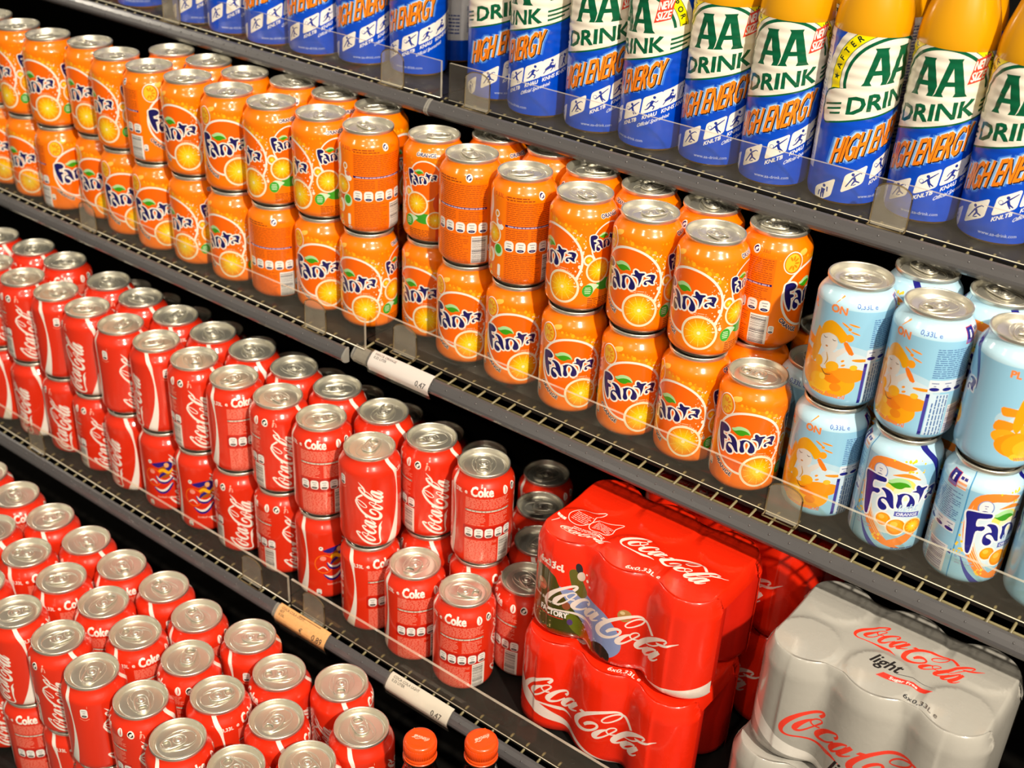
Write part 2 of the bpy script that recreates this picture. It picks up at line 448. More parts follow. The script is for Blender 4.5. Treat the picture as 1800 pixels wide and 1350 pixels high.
_FF = [
 [(310,240),(345,222),(400,220),(455,245),(490,290),(490,330),(460,360),(410,375),(370,375),(368,405),(372,435),(420,450),(445,480),(440,505),(400,515),(385,520),(388,580),(385,650),(378,710),(365,748),(345,735),(315,660),(295,560),(288,460),(290,360),(298,290)],
 [(465,420),(490,400),(530,402),(590,430),(630,480),(650,540),(655,610),(662,670),(668,722),(635,720),(605,695),(575,640),(545,600),(510,580),(480,585),(468,610),(490,640),(525,662),(552,692),(558,725),(540,755),(490,768),(445,742),(424,695),(426,640),(440,590),(470,558),(510,546),(545,552),(535,505),(515,465),(490,440)],
 [(705,475),(725,488),(760,470),(810,462),(870,475),(930,510),(975,570),(1000,630),(1000,690),(970,725),(925,735),(885,720),(865,690),(875,650),(900,600),(905,560),(890,520),(850,490),(810,500),(785,540),(780,590),(795,650),(800,690),(775,718),(735,722),(710,700),(700,660),(715,590),(715,530)],
 [(935,450),(975,440),(1010,435),(1000,400),(1005,365),(1030,350),(1065,370),(1095,405),(1150,410),(1195,415),(1195,440),(1150,465),(1140,500),(1120,560),(1090,620),(1060,670),(1075,600),(1070,540),(1045,495),(1000,470)],
 [(1215,482),(1245,452),(1305,445),(1352,462),(1365,500),(1345,550),(1325,595),(1332,637),(1290,622),(1262,590),(1225,575),(1205,590),(1225,610),(1222,635),(1195,642),(1170,625),(1172,590),(1200,560),(1240,550),(1280,540),(1290,510),(1270,485),(1240,478)]]
_LEAF = [[(540,262),(600,245),(660,215),(740,208),(820,230),(880,270),(922,345),(905,370),(820,362),(770,387),(700,387),(640,362),(590,325)],
         [(535,288),(600,303),(660,287),(730,275),(800,284),(860,310),(908,362),(880,366),(820,362),(770,387),(700,387),(640,362),(590,325)]]
def _rect_ff(px, py):
    dx, dy = px - 830, py - 560
    x = dx * .990 + dy * .139; y = -dx * .139 + dy * .990
    return 33 * math.asin(max(-.97, min(.97, x / 722))), -y / 19.0
FF_LOOPS = [np.array([_rect_ff(*p) for p in P]) for P in _FF]
LEAF_LOOPS = [np.array([_rect_ff(*p) for p in P]) for P in _LEAF]
def soda_word(art, cx, cy, k, col=(22, 18, 92), halo=(246, 238, 226), hw=3.2, first=0):
    T = lambda l: l * k + [cx, cy]
    for l in FF_LOOPS[first:]:
        p = catmull(T(l), True, 2)
        art.add(ribbon([(a, b, hw * k) for a, b in p], True, 1, False), halo); art.add([p], halo)
    art.poly(T(LEAF_LOOPS[0]), (176, 226, 160), 2); art.poly(T(LEAF_LOOPS[1]), (62, 158, 14), 2)
    for l in FF_LOOPS[first:]: art.poly(T(l), col, 2)

def slice_fruit(art, x, y, r, rim=(246, 232, 200), sq=1.0):
    art.ell(x, y, r, r * sq, rim, 44)
    art.ell(x, y, r * .87, r * .87 * sq, (248, 140, 12), 40)
    for k, c in ((.80, (250, 152, 10)), (.70, (252, 170, 8)), (.58, (254, 188, 6)), (.44, (255, 205, 14)), (.28, (255, 216, 60))):
        art.ell(x, y, r * k, r * k * sq, c, 32)
    if r > 5:
        for q in range(11):
            a = 2 * pi * q / 11 + .2
            art.stroke([(x + r * .2 * math.cos(a), y + r * .2 * math.sin(a) * sq, .15), (x + r * .8 * math.cos(a), y + r * .8 * math.sin(a) * sq, r * .035)], (255, 214, 90), k=1)
    art.ell(x, y, r * .10, r * .10 * sq, (255, 244, 190), 12)

def spray(art, x0, x1, y0, y1, n, col, seed, lo=.25, hi=.9):
    rnd = random.Random(seed)
    for _ in range(n): art.ell(rnd.uniform(x0, x1), rnd.uniform(y0, y1), *(lambda r: (r, r * rnd.uniform(.8, 1.3)))(rnd.uniform(lo, hi)), col, 9)

DEG = 33 * pi / 180                                                        # millimetres of wall per degree on a can
CW, CH = 2 * pi * 33, 109.0
NAVY = (22, 18, 92); WHITE = (246, 240, 230)

def recycle(art, x, y, r, ring=WHITE, ink=(20, 18, 40)):
    art.ell(x, y, r * .8, r, ring, 18)
    art.stroke([(x - r * .35, y - r * .45, r * .1), (x - r * .5, y + r * .15, r * .35), (x - r * .05, y + r * .55, r * .4), (x + r * .3, y + r * .4, r * .1)], ink, k=3)
    art.stroke([(x + r * .35, y + r * .2, r * .1), (x + r * .35, y - r * .3, r * .35), (x - r * .1, y - r * .5, r * .2)], ink, k=3)

def art_orange():
    OR = (255, 126, 0); a = Art(CW, CH, OR)
    INK = (150, 62, 14)
    # loose fruit drops over the shoulder band, all round
    spray(a, 0, CW, 86, 93, 46, (255, 158, 14), 5, .4, 1.2)
    # --- main face, centre u = 0
    X = CW                                                                 # drawn across the seam
    a.poly([(X - 33, 84), (X - 20, 92), (X + 5, 90), (X + 22, 86), (X + 36, 74), (X + 30, 68), (X + 10, 84), (X - 20, 86)], (250, 146, 10), 4)
    for dx, dy, r in ((-9, 92, 1.3), (-4, 90.5, 1.1), (2, 90, 1.9), (7, 88, 1), (14, 88.5, 1.6), (17, 84, 2.2), (22, 80, 1.2), (24, 84, 1.6), (27, 77, 1.9), (-15, 96, 2.4), (-12, 97.5, 2)):
        a.ell(X + dx, dy, r, r * 1.1, (255, 182, 24), 14)
    a.ell(X - 15, 96.3, 5.2, 2.6, (255, 190, 80), 18, .3)
    a.ell(X + 1, 53, 33, 33.5, WHITE, 64)
    a.ell(X + 1, 53, 30.7, 31.2, (250, 104, 0), 64)
    a.ell(X - 25, 87, 9.6, 11, WHITE, 32); a.ell(X - 25, 87, 8.7, 10.1, (250, 130, 12), 32)
    a.ell(X - 25.5, 87, 7.2, 8.8, (250, 196, 40), 28)
    for q in range(7):
        t = math.radians(-120 + 40 * q)
        a.ell(X - 25.5 + 4.0 * math.cos(t), 87 + 4.9 * math.sin(t), 2.5, 1.0, (244, 140, 10), 10, math.atan2(math.sin(t), math.cos(t)))
    soda_word(a, X, 53, 1.0)
    slice_fruit(a, X + 14.5, 25.0, 17.2)
    a.para(X + 4, X + 20, 42.2, 46, 2, (255, 190, 150), 4, .35)
    def arc(x, y):                                                         # text run along the lower left of the ring
        t = math.radians(212 + x * 1.62); r = 37.2 - y
        return X + 1 + r * math.cos(t), 53 + r * math.sin(t)
    def arcf(x, y): t = math.radians(212 + x * 1.62); r = 39.0 - y; return X + 1 + r * math.cos(t), 53 + r * math.sin(t)
    a.text('ORANGE', 14, 0, 3.9, (40, 26, 80), 1.02, 'c', arcf, .5, 0, ((250, 226, 200), 1.5))
    a.gda(X - 36.5, 20, 5.5, 8, (70, 60, 80))
    # bubbles between the faces
    spray(a, 36 * DEG, 62 * DEG, 20, 84, 70, (250, 226, 200), 8, .25, .85)
    for u, z in ((53, 48), (56, 62), (50, 36), (58, 30)): a.ell(u * DEG, z, 1.6, 2.0, (250, 232, 214), 12)
    # --- second face, centre u = 100
    x = 100 * DEG
    a.ell(x + 2, 70, 19.5, 22.5, WHITE, 52); a.ell(x + 2, 70, 18.1, 21.1, (250, 104, 0), 52)
    a.ell(x + 26, 46, 15, 15, (226, 78, 18), 32); a.rect(x + 14, x + 27, 2, 20, (222, 70, 16))
    a.ell(x + 25, 56, 3, 3.4, (246, 232, 214), 16)
    a.para(x + 20, x + 33, 38, 50, 6, (140, 40, 10), 6)
    a.ell(x + 2, 28, 12, 6, (58, 160, 40), 20)
    a.ell(x - 18.5, 55, 5.2, 6, WHITE, 20); slice_fruit(a, x - 18.5, 55, 4.4)
    slice_fruit(a, x - 7.5, 44, 13.2); slice_fruit(a, x + 13.5, 27, 9.8)
    a.poly([(x - 22, 25), (x - 16, 31), (x - 6, 28), (x - 10, 24), (x - 15, 17), (x - 21, 18)], (206, 236, 196), 3)
    a.ell(x - 17.5, 23, 5.6, 6.4, (58, 166, 44), 20)
    for k in range(4): a.rect(x - 21 + .5 * abs(k - 1.5), x - 14 - .5 * abs(k - 1.5), 20 + 1.9 * k, 20.8 + 1.9 * k, (206, 236, 196))
    soda_word(a, x - 1, 72, .60, hw=3.6)
    a.text('ORANGE', x + 3, 96.5, 3.8, (30, 24, 90), 1.0, 'c', None, .5, 0, (WHITE, 1.5))
    a.para(x - 17, x + 7, 4, 16, 6, INK, 9)
    # --- fruit column, u = 155..185
    x = 172 * DEG
    a.poly([(x - 13, 96), (x - 10, 92), (x - 8, 80), (x - 10, 70), (x - 14, 60), (x - 17, 72)], WHITE, 3)
    a.ell(x - 1, 74, 3.2, 4, WHITE, 18); a.ell(x - 1, 74, 2, 2.4, (240, 150, 30), 14)
    a.poly([(x - 2, 70), (x + 3, 66), (x + 8, 62), (x + 5, 58), (x - 1, 62)], WHITE, 3); a.ell(x + 3, 66, 3, 2.6, (240, 110, 50), 12)
    slice_fruit(a, x - 6, 52, 11)
    a.ell(x + 2, 36, 6, 7, (200, 232, 186), 22); a.ell(x + 2, 37, 4.3, 5, (66, 164, 40), 20)
    a.ell(x - 8, 28, 5, 8, (246, 238, 226), 20); a.ell(x - 12, 26, 5.5, 7, (240, 160, 20), 20); slice_fruit(a, x - 13, 25, 5)
    a.add([rrect(x + 2, x + 5.6, 8, 21, 1.4)], WHITE); a.ell(x + 4, 4.5, 2.6, 2.6, WHITE, 14); a.ell(x + 4, 4.5, 1.5, 1.2, (230, 90, 40), 10)
    a.ell(x - 9, 14, 2, 3, (252, 206, 40), 12); a.ell(x - 8, 7, 2.3, 2.6, (206, 236, 196), 12); a.ell(x - 8, 7, 1.3, 1.6, (58, 160, 40), 10)
    a.text('0,33L e', x + 3, 92, 4, (200, 60, 30), 1.0, 'c')
    # --- ingredients panel, u = 188..290
    x0, x1 = 189 * DEG, 289 * DEG
    a.rect(x0, x1, 2, 90, (250, 112, 2))
    a.para(x0 + 1, x0 + 30, 91, 96, 2, INK, 21)
    recycle(a, x0 + 37, 96.5, 4.4, (240, 236, 240), NAVY); a.text('33cl', x0 + 47, 95, 3, INK)
    a.para(x0 + 1, x1 - 2, 67, 90, 11, INK, 22, .3)
    a.rect(x0, x1 - 1, 63, 65.2, NAVY); a.para(x0 + 3, x1 - 3, 63.4, 64.9, 1, (214, 190, 214), 23, .7)
    a.para(x0 + 1, x0 + 24, 50, 62, 6, INK, 24, .32); a.para(x0 + 27, x1 - 3, 50, 62, 6, INK, 25, .32)
    for k in range(5): a.gda(x0 + 5 + 12 * k, 43, 10, 11.5, NAVY)
    a.para(x0 + 1, x0 + 38, 3, 36, 16, INK, 26, .3)
    a.barcode(x0 + 41, x1 + 1, 3, 34, True, 27)
    return a

def art_cola(sport=False):
    RED = (222, 47, 20); a = Art(CW, CH, RED); W2 = (244, 238, 228)
    PINK = (240, 150, 128)
    def vscript(u):
        xc = u * DEG
        script(a, lambda p, q: (xc + 15.5 - (q / CC_H) * 31.0 , 5.5 + p * 81), W2)
    def band(u):
        x = u * DEG
        a.stroke([(x - 8, 110, 5.5), (x - 4.5, 101, 5.2), (x - 1, 93, 4.6), (x + .5, 84, 2.6), (x + 1.8, 73, 1.7), (x + 2.4, 60, 2.3), (x + 1.6, 42, 4.4), (x - 1.2, 24, 7.6), (x - 5.5, 8, 11), (x - 9, -3, 13)], W2, k=4)
    vscript(0); band(55); band(196)
    if not sport:
        vscript(140)
        x = 84 * DEG
        a.gda(x, 83, 7.6, 12, (70, 54, 48)); a.text('i', x + 4, 90, 3, (250, 190, 160)); a.stroke([(x - 5, 76), (x, 73.6), (x + 5, 76)], (246, 150, 120), w=.6)
    else:
        vscript(152)
        x = 103 * DEG; ORG = (250, 116, 20); BLU = (34, 28, 128)
        a.ring(x - 5, 52, 11, 13, 1.0, ORG); a.ell(x - 6, 60, 3.6, 3.2, (244, 150, 130), 14); a.stroke([(x - 12, 44, .6), (x - 6, 48, 1.6), (x - 1, 43, .8)], W2)
        a.poly([(x - 4, 70), (x + 4, 66), (x + 9, 72), (x + 16, 78), (x + 19, 70), (x + 14, 64), (x + 18, 58), (x + 10, 52), (x + 2, 54), (x + 5, 62)], (168, 88, 20), 3)
        a.poly([(x - 6, 71), (x + 3, 67), (x + 10, 70), (x + 12, 63), (x + 5, 58), (x + 1, 50), (x + 7, 55), (x + 17, 62), (x + 20, 74), (x + 10, 76)], BLU, 3)
        a.stroke([(x + 3, 61, 3), (x + 8, 64, 4.5), (x + 15, 60, 4), (x + 20, 66, 1)], (250, 178, 20)); a.ell(x + 13, 71, 3, 3.6, (236, 170, 110), 14)
        a.stroke([(x - 2, 54, 1), (x + 3, 47, 4.5), (x + 11, 46, 4.2), (x + 20, 53, 2)], BLU); a.stroke([(x - 1, 54.6, .4), (x + 3, 49, 2.6), (x + 11, 48, 2.4), (x + 19, 54, .6)], W2)
        a.stroke([(x - 6, 37, 1), (x + 2, 31, 4.8), (x + 10, 33, 5), (x + 19, 44, 2)], BLU); a.stroke([(x - 4.5, 37, .5), (x + 3, 33, 3), (x + 10, 35.4, 2.8), (x + 18, 45, .6)], W2)
        a.ell(x - 8, 74, 2.6, 2.8, W2, 14); a.ell(x - 8.2, 74.3, .9, .9, (20, 20, 30), 8)
        a.text('football en', x - 2, 22, 2.6, (246, 190, 170), 1.0, 'l', bold=.15); a.para(x + 16, x + 22, 21.8, 25, 1, (246, 190, 170), 4)
        a.gda(x - 12, 12, 6, 8, (70, 54, 48))
    # text side
    x = 211 * DEG
    a.text('0,33L', 207 * DEG, 90.5, 4.2, W2, .92, 'c', bold=.3); a.text('e', 226.5 * DEG, 91.4, 4.6, W2, 1.1, 'c', bold=.35)
    a.text('Coke', 257 * DEG, 90.3, 10.2, W2, .74, 'c', bold=1.2)
    x = 303 * DEG; a.ell(x, 94, 3.2, 5.2, W2, 22); a.stroke([(x - .4, 90, .4), (x + .6, 94, 1.3), (x - .2, 98.4, .5)], RED)
    recycle(a, 324 * DEG, 94, 4.8, W2, (16, 14, 14))
    x = 342 * DEG; a.ell(x, 97.6, 1, 1.1, (246, 170, 150), 9); a.stroke([(x, 96, 1.6), (x - .6, 92.5, 2), (x - 1.6, 89.6, .8)], (246, 170, 150)); a.stroke([(x, 95.6, .7), (x + 2.4, 94, .6), (x + 2.6, 90, 1.6)], (246, 170, 150))
    x0, x1 = 226 * DEG, 312 * DEG
    a.para(x0, x1, 75, 88, 8, PINK, 31, .44); a.rect(x0, x1, 70.6, 73, (150, 132, 116)); a.para(x0 + 2, x1 - 2, 71, 72.8, 1, (226, 214, 200), 33, .7)
    a.para(x0, x0 + 22, 54, 69.5, 8, PINK, 34, .4); a.para(x0 + 26, x1 - 2, 54, 69.5, 8, PINK, 35, .4)
    a.rect(x0 - 2, 318 * DEG, 36, 52, (190, 26, 12))
    for k in range(5): a.gda(x0 + 4.6 + 10.9 * k, 44, 9.2, 11.5, (76, 60, 54))
    a.para(x0, 287 * DEG, 4, 35, 19, PINK, 36, .44)
    a.barcode(291 * DEG, 317 * DEG, 4, 37, True, 37, (236, 230, 220), (40, 34, 36))
    return a

def art_light():
    BG = (150, 204, 234); a = Art(CW, CH, BG); ORG = (248, 150, 20); DB = (26, 24, 130)
    a.rect(0, CW, 93, 109, (190, 226, 244))
    # --- play scene, centre u = 0
    X = CW
    a.ell(X + 4, 46, 38, 16, (186, 218, 236), 40); a.ell(X + 6, 45, 30, 11, (206, 226, 238), 36)
    a.text('PL', X - 27, 84, 6, (246, 140, 70), 1.0, 'c', bold=.9); a.text('ON', X + 1, 88, 6.4, (246, 140, 70), 1.0, 'c', bold=1.0)
    a.stroke([(X - 3, 96, .6), (X + 2, 104, 1.8)], (248, 160, 60))
    a.poly([(X - 30, 58), (X - 12, 56), (X - 13, 52), (X - 26, 50), (X - 30, 52)], ORG, 3); a.poly([(X - 31, 46), (X - 17, 44), (X - 20, 38), (X - 33, 37)], ORG, 3)
    a.ell(X - 24, 32, 10, 6.4, (250, 170, 24), 22); a.ell(X - 22, 31, 5, 2.6, (252, 196, 60), 14)
    a.ell(X - 8, 25, 22, 12, (244, 150, 8), 32); a.ell(X + 1, 24, 25, 14.5, (250, 166, 10), 36); a.ell(X - 6, 14, 10, 4, (252, 200, 50), 18); a.ell(X - 2, 22, 13, 8, (252, 186, 30), 24); a.ell(X + 6, 28, 8, 5, (244, 132, 12), 18)
    a.poly([(X + 4, 34), (X + 14, 40), (X + 32, 38), (X + 32, 30), (X + 18, 26)], ORG, 3); a.ell(X + 22, 41, 3.4, 2.6, (252, 190, 40), 12)
    a.ell(X - 3, 27, 3, 3, (252, 204, 70), 12); a.ell(X + 10, 20, 5, 4, (240, 140, 16), 14)
    a.poly([(X - 9, 60), (X - 12, 42), (X - 16, 36), (X - 20, 46), (X - 16, 70)], (236, 164, 4), 3)
    SK = (222, 216, 210)
    a.poly([(X - 8, 46), (X - 2, 53), (X + 6, 50), (X + 5, 40), (X - 4, 34), (X - 8, 38)], SK, 3)
    a.poly([(X + 4, 46), (X + 12, 54), (X + 14, 58), (X + 11, 59), (X + 3, 51)], SK, 2); a.poly([(X + 10, 62), (X + 13, 64), (X + 20, 54), (X + 16, 53)], (244, 124, 24), 2)
    a.ell(X - 3, 60, 8.4, 9.2, SK, 26)
    a.poly([(X - 12, 64), (X - 11, 74), (X - 3, 80), (X + 6, 76), (X + 13, 68), (X + 8, 62), (X + 3, 67), (X - 4, 68)], (238, 166, 0), 3)
    a.stroke([(X - 9, 64, .3), (X - 7, 62.6, .7), (X - 4.6, 63.4, .3)], (90, 60, 40)); a.stroke([(X - 0, 63.6, .3), (X + 1.6, 62.6, .7), (X + 3.6, 63.2, .3)], (90, 60, 40)); a.ell(X - 4, 55.6, 1.3, .8, (190, 120, 50), 10)
    a.ell(X + 4, 39, 6, 4.6, (244, 176, 24), 14, .4); a.ell(X - 9, 40, 4, 5, (244, 176, 24), 12); a.stroke([(X - 3, 50, .6), (X - 1, 44, 1.2), (X - 3, 38, .6)], (200, 150, 60))
    a.stroke([(X - 5, 34, .7), (X - 1, 30, 1), (X + 4, 31, .5)], (120, 84, 30))
    a.ell(X + 14, 68, 3.6, 3.6, (244, 158, 24), 16)
    for p in ((9, 79, 4, .9, -.5), (16, 80, 5, .9, -.2), (13, 76, 1.6, 1.5, 0), (18, 73, 4.4, .8, -.3), (27, 48, 8, 1.5, 0), (12, 46, 1.6, 1, .6), (13, 42, 2, 1, .5)): a.ell(X + p[0], p[1], p[2], p[3], ORG, 12, p[4])
    def dn(x, y): return X - 12 + x, 10.5 + y - .02 * x
    a.text('www.fanta.nl', 0, 0, 4.2, (246, 132, 80), .98, 'l', dn, .35)
    # --- text side, u = 56..132
    x0, x1 = 56 * DEG, 132 * DEG; BI = (70, 110, 170)
    a.text('0,33L e', x0 - 8, 95.5, 4.2, (80, 110, 190), 1.0, 'c', bold=.2)
    i0 = 98 * DEG; a.rect(i0 - .7, i0 + 9.7, 89.3, 103.7, (200, 60, 90)); a.rect(i0, i0 + 9, 93, 103, DB); a.rect(i0, i0 + 9, 90, 93, (120, 110, 190)); a.text('i', i0 + 4.5, 94, 6.4, (250, 250, 255), 1.3, 'c', bold=.9)
    a.rect(i0 + 10, x1 - 1, 90, 103, (240, 232, 232)); a.para(i0 + 11, x1 - 2, 98, 102, 1, (50, 50, 140), 41, .7); a.rect(i0 + 10, x1 - 1, 94, 96, (246, 170, 120)); a.rect(i0 + 10, x1 - 1, 90.6, 92, (246, 170, 120))
    a.para(x0, x1 - 2, 60, 87, 14, BI, 42, .42)
    a.rect(x0 - 1, x1 - 2, 47, 58, (222, 230, 240))
    for k in range(4): a.ell(x0 + 4 + 11 * k, 49.6, 4.2, 1.7, DB, 14); a.rect(x0 + 1 + 11 * k, x0 + 7 + 11 * k, 54.6, 55.5, (120, 130, 170)); a.rect(x0 + 3 + 11 * k, x0 + 5 + 11 * k, 52, 52.9, (120, 130, 170))
    a.rect(x0 - 1.5, x0 + 1.5, 6, 45, (70, 64, 160)); a.rect(x0 - 1.5, x0 + 1.5, 6, 9.5, DB); a.rect(x0 - 1.5, x0 + 1.5, 41.5, 45, DB)
    a.rect(x0 + 2.2, x0 + 18, 6, 45, (206, 226, 242)); a.para(6, 44, -(x0 + 17.4), -(x0 + 2.8), 5, BI, 43, .4, lambda p, q: (-q, p))
    a.barcode(x0 + 20, x1 - 3, 6, 34, True, 44, (226, 228, 234), (90, 80, 130))
    a.poly([(x1 - 2.4, 28), (x1 + .2, 33), (x1 + .6, 27)], (40, 50, 150))
    a.stroke([(x1 + 2, 0), (x1 + 2, 50), (x1 + 2, 109)], (70, 150, 204), w=1.1)
    # --- logo face, centre u = 193
    x = 193 * DEG
    a.ell(x - 2, 58, 30, 37, (214, 232, 242), 44)
    a.poly([(x - 27, 88), (x - 10, 95), (x + 12, 90), (x + 4, 86), (x - 14, 86), (x - 22, 70), (x - 19, 42), (x - 4, 18), (x + 14, 6), (x - 8, 12), (x - 24, 34), (x - 31, 62)], (246, 140, 50), 4)
    for k in range(4): a.stroke([(x - 27 + 2 * k, 80 - 3 * k, .3), (x - 29 + 2.2 * k, 58, .8), (x - 22 + 2.2 * k, 36, .7), (x - 8 + 2 * k, 17, .3)], (252, 214, 170))
    a.stroke([(x - 6, 80, .6), (x + 6, 82, 4), (x + 18, 78, 1)], (246, 146, 40)); a.poly([(x + 14, 10), (x + 26, 24), (x + 24, 38), (x + 16, 22), (x - 2, 12)], (246, 140, 50), 3)
    a.ell(x + 3, 68, 13, 11, (252, 226, 110), 26); a.ell(x + 6, 64, 9, 8, (250, 240, 190), 20)
    spray(a, x - 33, x - 25, 30, 66, 16, (252, 206, 40), 46, .6, 1.4); spray(a, x - 8, x + 20, 94, 97, 10, (252, 206, 40), 47, .6, 1.4); spray(a, x + 4, x + 20, 85, 88, 7, (252, 206, 40), 48, .6, 1.3)
    a.ell(x - 17, 80, 6.6, 7.4, (120, 150, 210), 24); a.ell(x - 17, 80.4, 5.6, 6.4, (236, 238, 244), 22); a.ell(x - 17, 76, 3, 1.4, DB, 12); a.rect(x - 18.6, x - 15.4, 81.6, 82.4, (120, 120, 170)); a.rect(x - 17.8, x - 16.2, 79.4, 80.2, (120, 120, 170))
    soda_word(a, x + 8, 58.5, 1.14, DB, (240, 242, 248), 2.8, 1)
    FB = catmull([(x - 31, 71.5), (x - 28.5, 74.5), (x - 18, 75), (x - 11, 75), (x - 10.4, 71.4), (x - 15, 70), (x - 21, 68.6), (x - 20.8, 61.6), (x - 15.4, 62.6), (x - 13.6, 60.6), (x - 15.6, 57.6), (x - 20.2, 56.4), (x - 20.4, 45), (x - 20.8, 35), (x - 22.6, 33.6), (x - 24.6, 37), (x - 27, 50), (x - 29, 63)], True, 3)
    a.stroke([(p, q, 3.0) for p, q in FB], (240, 242, 248), True, 1, False); a.poly(FB, DB)
    def lt(p, q): return x + 4 + p, 45 + q + p * .12
    a.text('light', 0, 0, 7, (188, 214, 238), 1.0, 'l', lt, .5, .25)
    for dx, dy, r in ((-6, 35, 6.2), (6, 29, 8.0)):
        a.ell(x + dx, dy, r + 1.2, r + 1.2, (246, 240, 226), 24); a.ell(x + dx, dy, r, r, (244, 146, 8), 26); a.ell(x + dx - r * .1, dy + r * .12, r * .78, r * .76, (250, 166, 16), 24); a.ell(x + dx - r * .25, dy + r * .3, r * .4, r * .36, (254, 196, 70), 18)
    slice_fruit(a, x + 21, 30, 8.6, (250, 226, 150))
    a.rect(x + 2, x + 24, 40, 45, (90, 96, 180)); a.text('ORANGE', x + 13, 40.9, 3, (224, 228, 246), 1.05, 'c', bold=.3)
    a.text('geen', x - 26, 28, 4, (120, 150, 200), 1.0, 'c', bold=.2); a.para(x - 30, x - 14, 21, 26, 2, (150, 176, 214), 49, .5)
    a.stroke([(x - 27, 30, .5), (x - 20, 16, 3), (x - 9, 3, 6), (x - 2, -3, 7)], (60, 70, 170)); a.stroke([(x + 15, 112, 6), (x + 30, 94, 5.4), (x + 38, 76, 3), (x + 40, 62, .5)], DB)
    spray(a, x - 14, x - 6, 12, 18, 6, (252, 214, 60), 50, .7, 1.4)
    a.para(x + 6, x + 30, 3, 8, 2, (70, 90, 160), 51, .5)
    # --- further scene before the seam, u = 255..300
    return a

# ------------------------------------------------------------------ drink can (66 mm x 116 mm)
_py = np.array([0, 2.5, 5, 8, 12, 92, 95, 98, 101.5, 105, 107.5, 109.0])
_pr = np.array([29.4, 31.2, 32.3, 32.9, 33.0, 33.0, 32.8, 31.7, 29.7, 27.7, 26.6, 26.3])
_pz = np.array([4.6, 6.3, 8.5, 11.3, 15.2, 95.4, 98.5, 101.3, 104.2, 107.0, 109.4, 111.6])
def can_map(x, y):
    yy = np.linspace(0, CH, 219); ker = np.ones(7) / 7
    rr = np.interp(yy, _py, _pr); zz = np.interp(yy, _py, _pz)
    pad = lambda q: np.concatenate([2 * q[0] - q[3:0:-1], q, 2 * q[-1] - q[-2:-5:-1]])
    rr = np.convolve(pad(rr), ker, 'valid'); zz = np.convolve(pad(zz), ker, 'valid')
    dr, dz = np.gradient(rr), np.gradient(zz)
    r, z = np.interp(y, yy, rr), np.interp(y, yy, zz)
    nr, nz = np.interp(y, yy, dz), -np.interp(y, yy, dr); n = np.hypot(nr, nz); nr, nz = nr / n, nz / n
    th = x / 33.0
    return np.stack([r * np.sin(th), -r * np.cos(th), z], 1), np.stack([nr * np.sin(th), -nr * np.cos(th), nz], 1)
XS_CAN = np.arange(1, 60) * CW / 60
YS_CAN = np.array([2.5, 5, 8, 12, 40, 68, 91, 92.5, 94, 95, 96, 97, 98, 99, 100, 101, 102, 103, 104, 105, 106, 107, 108])
def can_extra():
    e = MB()
    e.lathe([(22.0, 9.0), (22.6, 5), (23.4, 1.6), (24.4, 0.2), (25.6, 0.2), (26.8, 1.4), (28.2, 3.2), (29.4, 4.6)][::1], 60, 0)
    e.lathe([(0.01, 9.5), (22.0, 9.0)], 60, 0)
    return e
BODY = {}
for key, art in (('orange', art_orange()), ('cola', art_cola()), ('sport', art_cola(True)), ('light', art_light())):
    BODY[key] = art.mesh('can_wall_' + key, can_map, XS_CAN, YS_CAN, can_extra())

def lid_mesh():
    m = MB()
    m.lathe([(26.4, 111.3), (27.1, 112.2), (27.5, 113.0), (27.5, 115.2), (27.2, 115.8), (26.6, 116.0), (26.0, 115.8), (25.7, 115.2), (25.0, 111.0), (24.2, 109.3),
             (23.4, 108.8), (22.7, 109.2), (22.3, 110.6), (21.7, 111.4), (20.6, 111.6), (12, 111.7), (0.01, 111.7)], 64)
    a = np.linspace(0, 2 * pi, 44, endpoint=False)                          # stamped contour round the opener
    m.tube([(17.6 * math.cos(t) * (1 if math.cos(t) > 0 else .98), (12.5 + 2.2 * math.cos(t)) * math.sin(t), 111.75) for t in a], .55, 6, True)
    t = np.linspace(-2.2, 2.2, 26)
    m.tube([(7.5 + 10.4 * math.cos(q), 9.2 * math.sin(q), 111.75) for q in t], .4, 6)
    return m.mesh('can_lid')
def tab_mesh():
    m = MB(); a = np.linspace(0, 2 * pi, 40, endpoint=False)
    stad = lambda t, hx, hy, cx: (cx + hx * np.sign(math.cos(t)) * abs(math.cos(t)) ** .75, hy * np.sign(math.sin(t)) * abs(math.sin(t)) ** .75)
    m.tube([(*stad(t, 12.4, 7.2, -4.6), 113.1 + .25 * (1 - math.cos(t)) * .5) for t in a], .95, 8, True)            # rolled rim
    m.tube([(*stad(t, 4.0, 5.0, -11.2), 113.2) for t in a], .75, 7, True)                                          # finger hole
    n = len(a); out = [(*stad(t, 11.8, 6.7, -4.6), 112.9) for t in a]; ins = [(*stad(t, 4.0, 5.0, -11.2), 112.9) for t in a]
    for dz, flip in ((.35, False), (-.35, True)):
        vs = [(x, y, z + dz) for x, y, z in out + ins]; fs = [(i, (i + 1) % n, n + (i + 1) % n, n + i) for i in range(n)]
        m._add(vs, [f[::-1] for f in fs] if flip else fs, 0, True)
    m.lathe([(5.0, 113.25), (5.2, 113.7), (4.6, 113.9), (3.9, 113.5), (3.4, 113.0), (2.6, 113.1), (2.2, 114.0), (1.2, 114.5), (0.01, 114.6)], 22)
    return m.mesh('pull_tab')
LID, TAB = lid_mesh(), tab_mesh()
_rnd = random.Random(11)
_proto = {}
